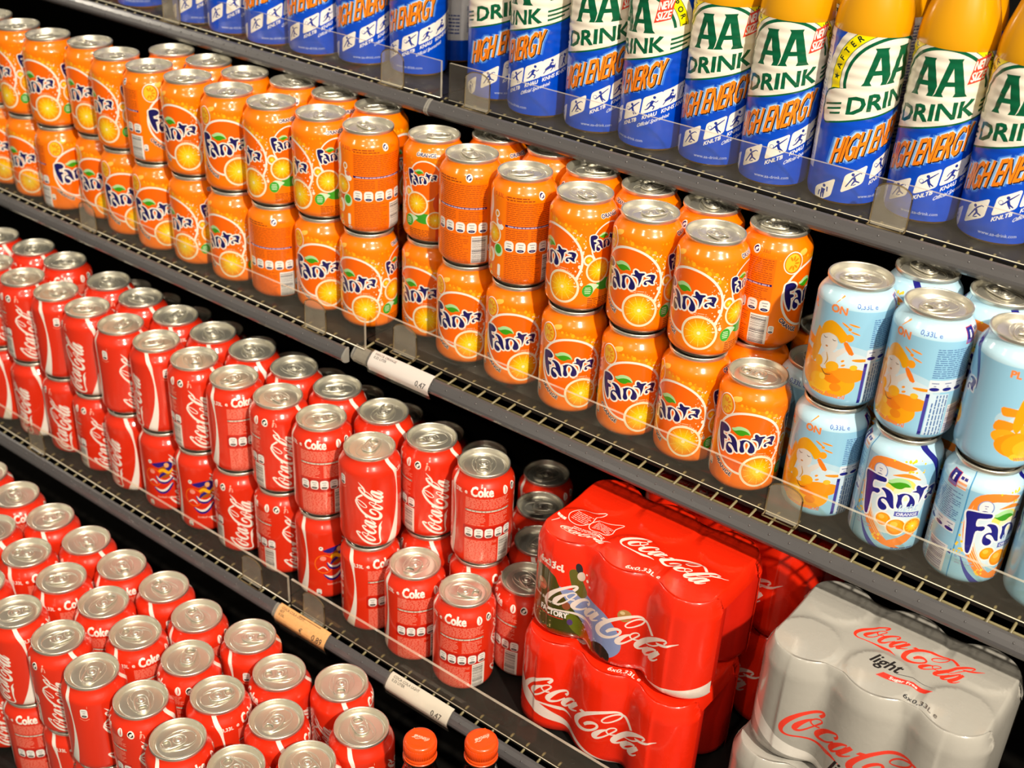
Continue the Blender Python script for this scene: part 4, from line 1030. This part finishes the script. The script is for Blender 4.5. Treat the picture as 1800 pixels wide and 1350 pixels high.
XL, XR = -2900, 330
make_shelf(XL, JOINT, Z_TOP, 1000, 8, 'top shelf left of the rail joint, under the blue and white drink bottles', False)
make_shelf(JOINT, XR, Z_TOP, 1000, 8, 'top shelf right of the rail joint, under the tall drink bottles with yellow tops', True)
make_shelf(XL, JOINT, Z_MID, 866, 8, 'middle shelf left section, carrying the far run of orange cans', False)
make_shelf(JOINT, XR, Z_MID, 888, 18, 'middle shelf right section, carrying near orange cans and light blue cans', True)
make_shelf(XL, JOINT, Z_LOW, 743, 8, 'lower shelf left section, carrying the long double row of red cans', False)
make_shelf(JOINT, XR, Z_LOW, 743, 8, 'lower shelf right section, carrying the red and silver six-packs', True)
make_guard(XL, JOINT + 6, 1001.5, Z_TOP, 41, (-1600, -1296, -919), 'clear guard strip before the far blue bottles, left of the top rail joint')
make_guard(JOINT + 18, XR, 1001.5, Z_TOP, 41, (-798, -338, 150), 'clear guard strip before the near blue bottles, right of the top rail joint')
make_guard(XL, JOINT + 17, 866.5, Z_MID, 38, (-1332, -914), 'clear guard strip before the far orange cans, left of the price tag')
make_guard(JOINT + 12, XR, 889.5, Z_MID, 38, (-799, -340, 120), 'clear guard strip before the near orange and light blue cans')
make_guard(XL, JOINT + 8, 743.5, Z_LOW, 38, (-1333, -907), 'clear guard strip before the far red cans on the lower shelf')
make_guard(JOINT + 14, XR, 743.5, Z_LOW, 38, (-805, -330, 100), 'clear guard strip before the six-packs and nearest red cans')

def make_tag(x0, x1, yr, z, lines, price, paper, ink, label, speckle=False):
    """printed paper price tag in its clear sleeve, clipped over the price rail"""
    w = x1 - x0; prof = [(1.4, 1.8), (-2.8, .6), (-7.3, -3.4), (-10.7, -7.7), (-11.7, -10.8), (-11.2, -13.8), (-9.4, -18)]
    pr = np.array(prof); d = np.concatenate([[0], np.cumsum(np.hypot(*np.diff(pr, axis=0).T))]); Ht = d[-1]
    a = Art(w, Ht, paper, False)
    if speckle: spray(a, 1, w - 1, 1, Ht - 1, 260, (206, 140, 80), 91, .15, .45)
    y = Ht - 5.6
    for l in lines: a.text(l, 5, y, 3.0, ink, .92, 'l', bold=.18); y -= 4.1
    for t, xx, hh in price: a.text(t, xx, 7.4, hh, ink, .9, 'r', bold=.35)
    a.rect(1.6, 2.0, 1, Ht - 1, (196, 190, 196))
    def mp(x, y):
        q = Ht - y; yy, zz = np.interp(q, d, pr[:, 0]), np.interp(q, d, pr[:, 1])
        ty, tz = np.interp(q + .6, d, pr[:, 0]) - np.interp(q - .6, d, pr[:, 0]), np.interp(q + .6, d, pr[:, 1]) - np.interp(q - .6, d, pr[:, 1])
        n = np.hypot(ty, tz); return np.stack([x - w / 2, yy, zz], 1), np.stack([0 * x, tz / n, -ty / n], 1)
    r = empty('price_tag', ((x0 + x1) / 2 * MM, yr * MM, z * MM))
    link('tag_paper', a.mesh('tag_paper', mp, [w / 2], [Ht - v for v in d[1:-1]]), M_PAPER, r)
    s = MB(); out = [(a_ - .9, b_ + .5) for a_, b_ in prof] + [(-9.4, -21.5), (-8.4, -21.4), (-8.0, -18.4)]
    for k in range(len(out) - 1):
        (ya, za), (yb, zb) = out[k], out[k + 1]
        s._add([(-w / 2 - 1.5, ya, za), (w / 2 + 1.5, ya, za), (w / 2 + 1.5, yb, zb), (-w / 2 - 1.5, yb, zb)], [(3, 2, 1, 0)], 0, True)
    link('tag_sleeve', s.mesh('tag_sleeve'), M_CLEAR, r)
    return tag(r, label, 'price tag')
make_tag(-829, -741, 870, Z_MID, ['FANTA ORANGE', '0.33 LITER'], [('0,47', 83, 6.2)], (222, 214, 214), (52, 48, 56), 'white price tag reading 0,47 under the orange cans')
make_tag(-853, -773, 735, Z_LOW, ['COCA COLA LIGHT', '6ST', '0.33L'], [('0,89', 75, 7.0), ('€', 44, 5.4)], (238, 178, 112), (44, 34, 24), 'speckled orange price tag reading 0,89 at the lower rail joint', True)
make_tag(-680, -593, 735, Z_LOW, ['COCA COLA LIGHT', '0.33 LITER'], [('0,47', 78, 6.2)], (212, 206, 194), (52, 50, 48), 'white price tag reading 0,47 above the dark bottles')
# clear sleeve beside the middle tag
b = MB(); b.prism([(870 - 1 + a, b_) for a, b_ in ((-1, 1.4), (-6.6, -3.2), (-10.6, -8), (-11.4, -11), (-10, -15), (-6, -18.4), (-6, -17.4), (-9.6, -14), (-10.3, -10.8), (-9.4, -8), (-6.2, -4), (-1, .4))], -851, -832)
b.v = [(x + 841, y - 870, z) for x, y, z in b.v]
o = b.build('rail_clip', M_CLIP, None, (-.841, .870, Z_MID * MM)); tag(o, 'clear grey clip on the middle rail, just left of the white tag', 'clip')
# bracket that holds the lower shelf at the joint
r = empty('shelf_bracket', (JOINT * MM, .760 * 1, (Z_LOW - 20) * MM))
k = MB(); k.box(-16, 12, -14, 60, -34, -2, 0, 2); k.build('bracket_body', M_BRKT, r)
for xx in (-10, 0): k = MB(); k.box(xx, xx + 6, -26, -14, -12, -4, 0, 1); k.build('bracket_lug', M_BRKT, r)
tag(r, 'dark grey bracket under the lower shelf joint', 'bracket')

# base tray, back panel, floor
m = MB(); m.box(XL, XR, 468, 1390, Z_BASE - 12, Z_BASE); o = m.build('base_tray', M_DECK); tag(o, 'black base tray under the red cans at the bottom', 'shelf')
m = MB(); m.box(XL, XR, 480, 1390, 0, Z_BASE - 12.2); o = m.build('trim_1', M_BLACK); structure(o, 'black plinth of the shelving')
m = MB(); m.box(XL, XR, 1392, 1412, 0, 2300); o = m.build('wall_back', M_BLACK); structure(o, 'black back panel of the shelving')
m = MB(); m.box(-4200, 3600, -3600, 1412, -20, -.2); o = m.build('floor', M_FLOOR); structure(o, 'shop floor')
# dark wire of the basket front, low at the left
r = empty('wire_divider', (-1.10, .474, Z_BASE * MM))
def wire(name, pts): k = MB(); k.tube(pts, 1.6, 7); k.build(name, M_DARKWIRE, r)
wire('hoop_wire', [(-60, -4, 0), (-60, -4, 106), (-52, -4, 114), (20, -4, 92), (30, -4, 84), (30, -4, 0)])
wire('top_wire', [(-60, -4, 78), (30, -4, 52)])
tag(r, 'dark bent wire divider before the red cans at the lower left', 'wire divider')

# ------------------------------------------------------------------ goods
def ordinal(i):
    w = ['first', 'second', 'third', 'fourth', 'fifth', 'sixth', 'seventh', 'eighth', 'ninth', 'tenth', 'eleventh', 'twelfth', 'thirteenth', 'fourteenth', 'fifteenth', 'sixteenth', 'seventeenth', 'eighteenth', 'nineteenth', 'twentieth']
    return w[i]
def side(kind, f):
    f %= 360
    if kind == 'orange':
        return 'the big logo' if f < 62 or f > 320 else 'the small logo' if f < 150 else 'ingredients text'
    if kind == 'light':
        return 'the splash picture' if f < 62 or f > 300 else 'blue small print' if f < 140 else 'the big logo'
    if kind == 'sport':
        return 'a football picture'
    return 'upright script' if f < 40 or f > 318 or 112 <= f < 172 else 'a white ribbon' if f < 112 or f < 228 else 'white small print'
COL = {'orange': 'orange soda can', 'light': 'light blue soda can', 'cola': 'red cola can', 'sport': 'red cola can'}
def row(table, kind, z, where, group, skip=0, sport=()):
    n = len(table)
    for i, (x, y, f) in enumerate(table):
        k = 'sport' if i in sport else kind
        if i < skip:
            lab = '%s cut by the left picture edge, %s' % (COL[kind], where)
        else:
            lab = '%s showing %s, %s from left, %s' % (COL[kind], side(k, f), ordinal(i), where)
        make_can(k, x, y, z, f, lab, group)
FANTA_FRONT = [ (-1552.7, 902.5, 70), (-1486.3, 899.9, 78), (-1419.8, 899.0, 48), (-1355.5, 915.9, 53), (-1289.7, 906.1, 66), (-1223.2, 903.3, 320), (-1156.8, 906.5, 39), (-1085.8, 906.3, 16), (-1019.5, 910.4, 73), (-954.0, 921.9, 77), (-887.7, 927.0, 220), (-819.3, 955.3, 120), (-753.1, 937.2, 257), (-683.4, 934.9, 220), (-607.5, 929.6, 53), (-536.1, 932.2, 27), (-467.0, 932.3, 31) ]
FANTA_REAR = [ (-1258.0, 964.9, 60), (-1191.5, 967.0, 120), (-1122.9, 963.6, 330), (-1058.7, 981.2, 250), (-992.3, 983.3, 70), (-925.8, 984.7, -45), (-770.3, 1001.5, 60), (-702.1, 1008.1, 20), (-638.5, 988.4, 320), (-572.0, 988.2, 160), (-503.6, 990.2, 300), (-432.1, 989.0, 285) ]
LIGHT_FRONT = [ (-329.1, 934.8, 23), (-259.5, 929.3, 42), (-190.1, 931.1, 309) ]
LIGHT_REAR = [ (-292.4, 990.4, 240), (-225.7, 987.2, 200) ]
FANTA_FRONT_LOW = [ (-1552.7, 901.0, 50), (-1486.3, 898.4, 50), (-1419.8, 897.5, 333), (-1355.5, 914.4, 28), (-1289.7, 904.6, 16), (-1223.2, 901.8, 19), (-1156.8, 905.0, 62), (-1085.8, 904.8, 43), (-1019.5, 908.9, 260), (-954.0, 920.4, 17), (-887.7, 925.5, 34), (-819.3, 953.8, 34), (-753.1, 935.7, 18), (-683.4, 933.4, 9), (-607.5, 928.1, 4), (-536.1, 930.7, 3), (-467.6, 930.4, 30), (-401.2, 923.7, 1) ]
FANTA_REAR_LOW = [ (-1258.0, 964.9, 0), (-1191.5, 967.0, 30), (-1122.9, 963.6, 60), (-1058.7, 981.2, 90), (-992.3, 983.3, 120), (-925.8, 984.7, 150), (-770.3, 1001.5, 180), (-702.1, 1008.1, 210), (-638.5, 988.4, 240), (-572.0, 988.2, 270), (-503.7, 990.2, 300), (-437.2, 989.7, 330), (-393.5, 1054.5, 100) ]
LIGHT_FRONT_LOW = [ (-329.1, 932.8, 26), (-259.5, 927.3, 188), (-190.1, 929.1, 149), (-121.1, 933.1, 330) ]
LIGHT_REAR_LOW = [ (-370.9, 985.3, 70), (-292.4, 992.4, 240), (-225.7, 987.2, 200) ]
COLA_FRONT = [ (-1441.6, 781.8, 350), (-1375.2, 784.5, 6), (-1308.8, 788.6, 93), (-1242.3, 787.7, 47), (-1175.8, 787.6, 128), (-1109.3, 789.0, 72), (-1042.8, 791.1, 359), (-975.9, 792.8, 246), (-908.0, 797.1, 354), (-839.8, 796.9, 271), (-761.3, 789.8, 142) ]
COLA_REAR = [ (-1514.1, 837.5, 30), (-1446.6, 848.2, 20), (-1379.4, 851.3, 268), (-1285.9, 851.9, 341), (-1216.6, 849.1, 18), (-1145.5, 846.8, 200), (-1077.0, 848.1, 57), (-1009.4, 850.3, 30), (-942.2, 854.2, 93), (-872.6, 854.8, 150), (-798.2, 851.3, 149), (-724.2, 846.7, 350), (-651.5, 845.6, 258) ]
COLA_FRONT_LOW = [ (-1441.6, 780.3, 70), (-1375.2, 783.0, 54), (-1308.8, 787.1, 34), (-1242.3, 786.2, 4), (-1175.8, 786.1, 59), (-1109.3, 787.5, 132), (-1042.8, 789.6, 122), (-975.9, 791.3, 6), (-908.0, 795.6, 339), (-839.8, 795.4, 98), (-761.3, 788.3, 231), (-691.6, 784.4, 260), (-623.0, 785.3, 274) ]
COLA_REAR_LOW = [ (-1514.1, 837.5, 210), (-1446.6, 848.2, 260), (-1379.4, 851.3, 310), (-1285.9, 851.9, 0), (-1216.6, 849.1, 50), (-1145.5, 846.8, 100), (-1077.0, 848.1, 150), (-1009.4, 850.3, 200), (-942.2, 854.2, 250), (-872.6, 854.8, 300), (-798.2, 851.3, 350), (-724.2, 846.7, 40), (-652.1, 845.6, 210) ]
COLA_SIDE_LOW = [ (-585.7, 841.6, 325), (-614.7, 902.8, 195), (-653.3, 957.0, 270), (-687.3, 1015.3, 255) ]
BASE_REAR = [ (-1295.5, 642.6, 100), (-1225.5, 641.6, 250), (-1154.1, 641.8, 68), (-1083.4, 642.1, 12), (-1014.9, 640.8, 258), (-947.0, 646.9, 82), (-881.0, 638.8, 262), (-812.2, 654.1, 97), (-748.1, 636.5, 324), (-688.3, 667.1, 180) ]
BASE_MIDDLE = [ (-1185.5, 583.2, 30), (-1114.7, 583.3, 236), (-1046.0, 582.0, 240), (-975.8, 587.0, 276), (-909.1, 578.5, 238), (-836.2, 589.3, 328), (-771.4, 574.0, 196), (-701.4, 589.2, 183), (-629.7, 635.5, 70) ]
BASE_FRONT = [ (-1106.0, 517.4, 60), (-1034.5, 516.5, 194), (-964.6, 521.4, 22), (-895.3, 513.5, 110), (-824.4, 520.2, 350), (-754.3, 509.8, 236), (-685.2, 522.7, 228), (-637.8, 569.5, 100) ]
AA = [ (-1468.3, 1033.8, 10), (-1398.3, 1033.8, 20), (-1282.4, 1033.8, 0), (-1214.5, 1032.7, 10), (-1146.6, 1033.4, 5), (-1079.1, 1040.4, 20), (-1012.8, 1054.9, 5), (-940.9, 1067.7, 28), (-818.7, 1059.6, -16), (-752.1, 1046.0, 57), (-678.8, 1047.2, 5), (-609.6, 1044.0, 48), (-541.8, 1047.9, 8), (-472.1, 1042.4, 8), (-401.6, 1045.9, -45), (-331.0, 1055.7, 8), (-263.0, 1054.0, 2), (-947.9, 1141.7, 180) ]

H2 = 116
row(FANTA_FRONT_LOW, 'orange', Z_MID, 'front bottom layer', 'front row of orange cans, bottom layer')
row(FANTA_FRONT, 'orange', Z_MID + H2, 'front top layer', 'front row of orange cans, top layer')
row(FANTA_REAR_LOW[:12], 'orange', Z_MID, 'second row, bottom layer', 'second row of orange cans, bottom layer')
row(FANTA_REAR, 'orange', Z_MID + H2, 'second row, top layer', 'second row of orange cans, top layer')
make_can('orange', *FANTA_REAR_LOW[12][:2], Z_MID, 100, 'orange soda can standing low in shadow behind the light blue cans', 'second row of orange cans, bottom layer')
row(LIGHT_FRONT_LOW, 'light', Z_MID, 'front bottom layer', 'front row of light blue cans, bottom layer')
row(LIGHT_FRONT, 'light', Z_MID + H2, 'front top layer', 'front row of light blue cans, top layer')
row(LIGHT_REAR_LOW, 'light', Z_MID, 'second row, bottom layer', 'second row of light blue cans, bottom layer')
row(LIGHT_REAR, 'light', Z_MID + H2, 'second row, top layer', 'second row of light blue cans, top layer')

row(COLA_FRONT_LOW, 'cola', Z_LOW, 'lower shelf front, bottom layer', 'front row of red cans on the lower shelf, bottom layer', 0, (5, 6, 9))
row(COLA_FRONT, 'cola', Z_LOW + H2, 'lower shelf front, top layer', 'front row of red cans on the lower shelf, top layer')
row(COLA_REAR_LOW, 'cola', Z_LOW, 'lower shelf second row, bottom layer', 'second row of red cans on the lower shelf, bottom layer')
row(COLA_REAR, 'cola', Z_LOW + H2, 'lower shelf second row, top layer', 'second row of red cans on the lower shelf, top layer')
for (x, y, f), w in zip(COLA_SIDE_LOW, ('nearest of the dim file beside the six-packs', 'second of the dim file beside the six-packs', 'third of the dim file beside the six-packs', 'last of the dim file beside the six-packs')):
    make_can('cola', x, y, Z_LOW, f, 'red cola can with shaded lid, ' + w, 'dim file of red cans beside the six-packs')
DARK = [(-1480 + 68 * i, 924 + (7 if i % 2 else 0), (70 * i) % 360) for i in range(12)] + [(-1450 + 68 * i, 1000, (110 * i) % 360) for i in range(11)]
for x, y, f in DARK:
    make_can('cola', x, y, Z_LOW, f, 'red cola can in deep shadow behind the lit rows of the lower shelf', 'red cans in deep shadow at the back of the lower shelf')
for tb, w, g in ((BASE_REAR, 'rear row', 'rear row'), (BASE_MIDDLE, 'middle row', 'middle row'), (BASE_FRONT, 'front row', 'front row')):
    row([(x, y, (f + 137) % 360 if w != 'front row' else {1: 279, 2: 240}.get(i, (f + 90) % 360)) for i, (x, y, f) in enumerate(tb)], 'cola', Z_BASE, 'base tray %s, under layer' % w, '%s of red cans in the base tray, under layer' % g)
    row(tb, 'cola', Z_BASE + H2, 'base tray %s, top layer' % w, '%s of red cans in the base tray, top layer' % g)

for i, (x, y, f) in enumerate(AA[:-1]):
    make_bottle(x, y, Z_TOP, f, 'blue and white sports drink bottle, %s from left along the top shelf front' % ordinal(i), 'front row of sports drink bottles')
make_bottle(*AA[-1][:2], Z_TOP, 180, 'sports drink bottle turned to its white text panel, behind the gap at the rail joint', 'second row of sports drink bottles')
for i, (x, f) in enumerate(((-770, 200), (-697, 60), (-628, 20), (-558, 300), (-489, 10), (-419, 120), (-349, 40), (-279, 330), (-210, 15))):
    make_bottle(x, 1129, Z_TOP, f, 'yellow topped sports drink bottle, %s from left in the second row' % ordinal(i), 'second row of sports drink bottles')
make_bottle(-194, 1052, Z_TOP, 12, 'sports drink bottle cut by the right picture edge on the top shelf', 'front row of sports drink bottles')

make_pack('plain', -449, 836, Z_LOW, 0, 'red six-pack with large script, bottom of the front stack')
make_pack('picture', -449, 848, Z_LOW + 117, 0, 'red six-pack with a meadow picture, on top of the front stack')
make_pack('plain', -412, 984, Z_LOW, 0, 'red six-pack at the bottom of the shaded stack behind')
make_pack('plain', -412, 984, Z_LOW + 117, 0, 'red six-pack on top of the shaded stack behind')
make_pack('light', -212, 838, Z_LOW, 0, 'silver six-pack at the bottom of the right stack')
make_pack('light', -203, 848, Z_LOW + 117, 0, 'silver six-pack with red script, on top of the right stack')

make_cola_bottle(-541, 622, Z_BASE, 200, 'dark bottle with orange-red cap, leftmost of the three at the bottom', 'dark bottles with orange-red caps')
make_cola_bottle(-497, 658, Z_BASE, 250, 'dark bottle with orange-red cap touching the lower rail, middle of three', 'dark bottles with orange-red caps')
make_cola_bottle(-458, 596, Z_BASE, 300, 'dark bottle with its cap cut by the bottom picture edge', 'dark bottles with orange-red caps')
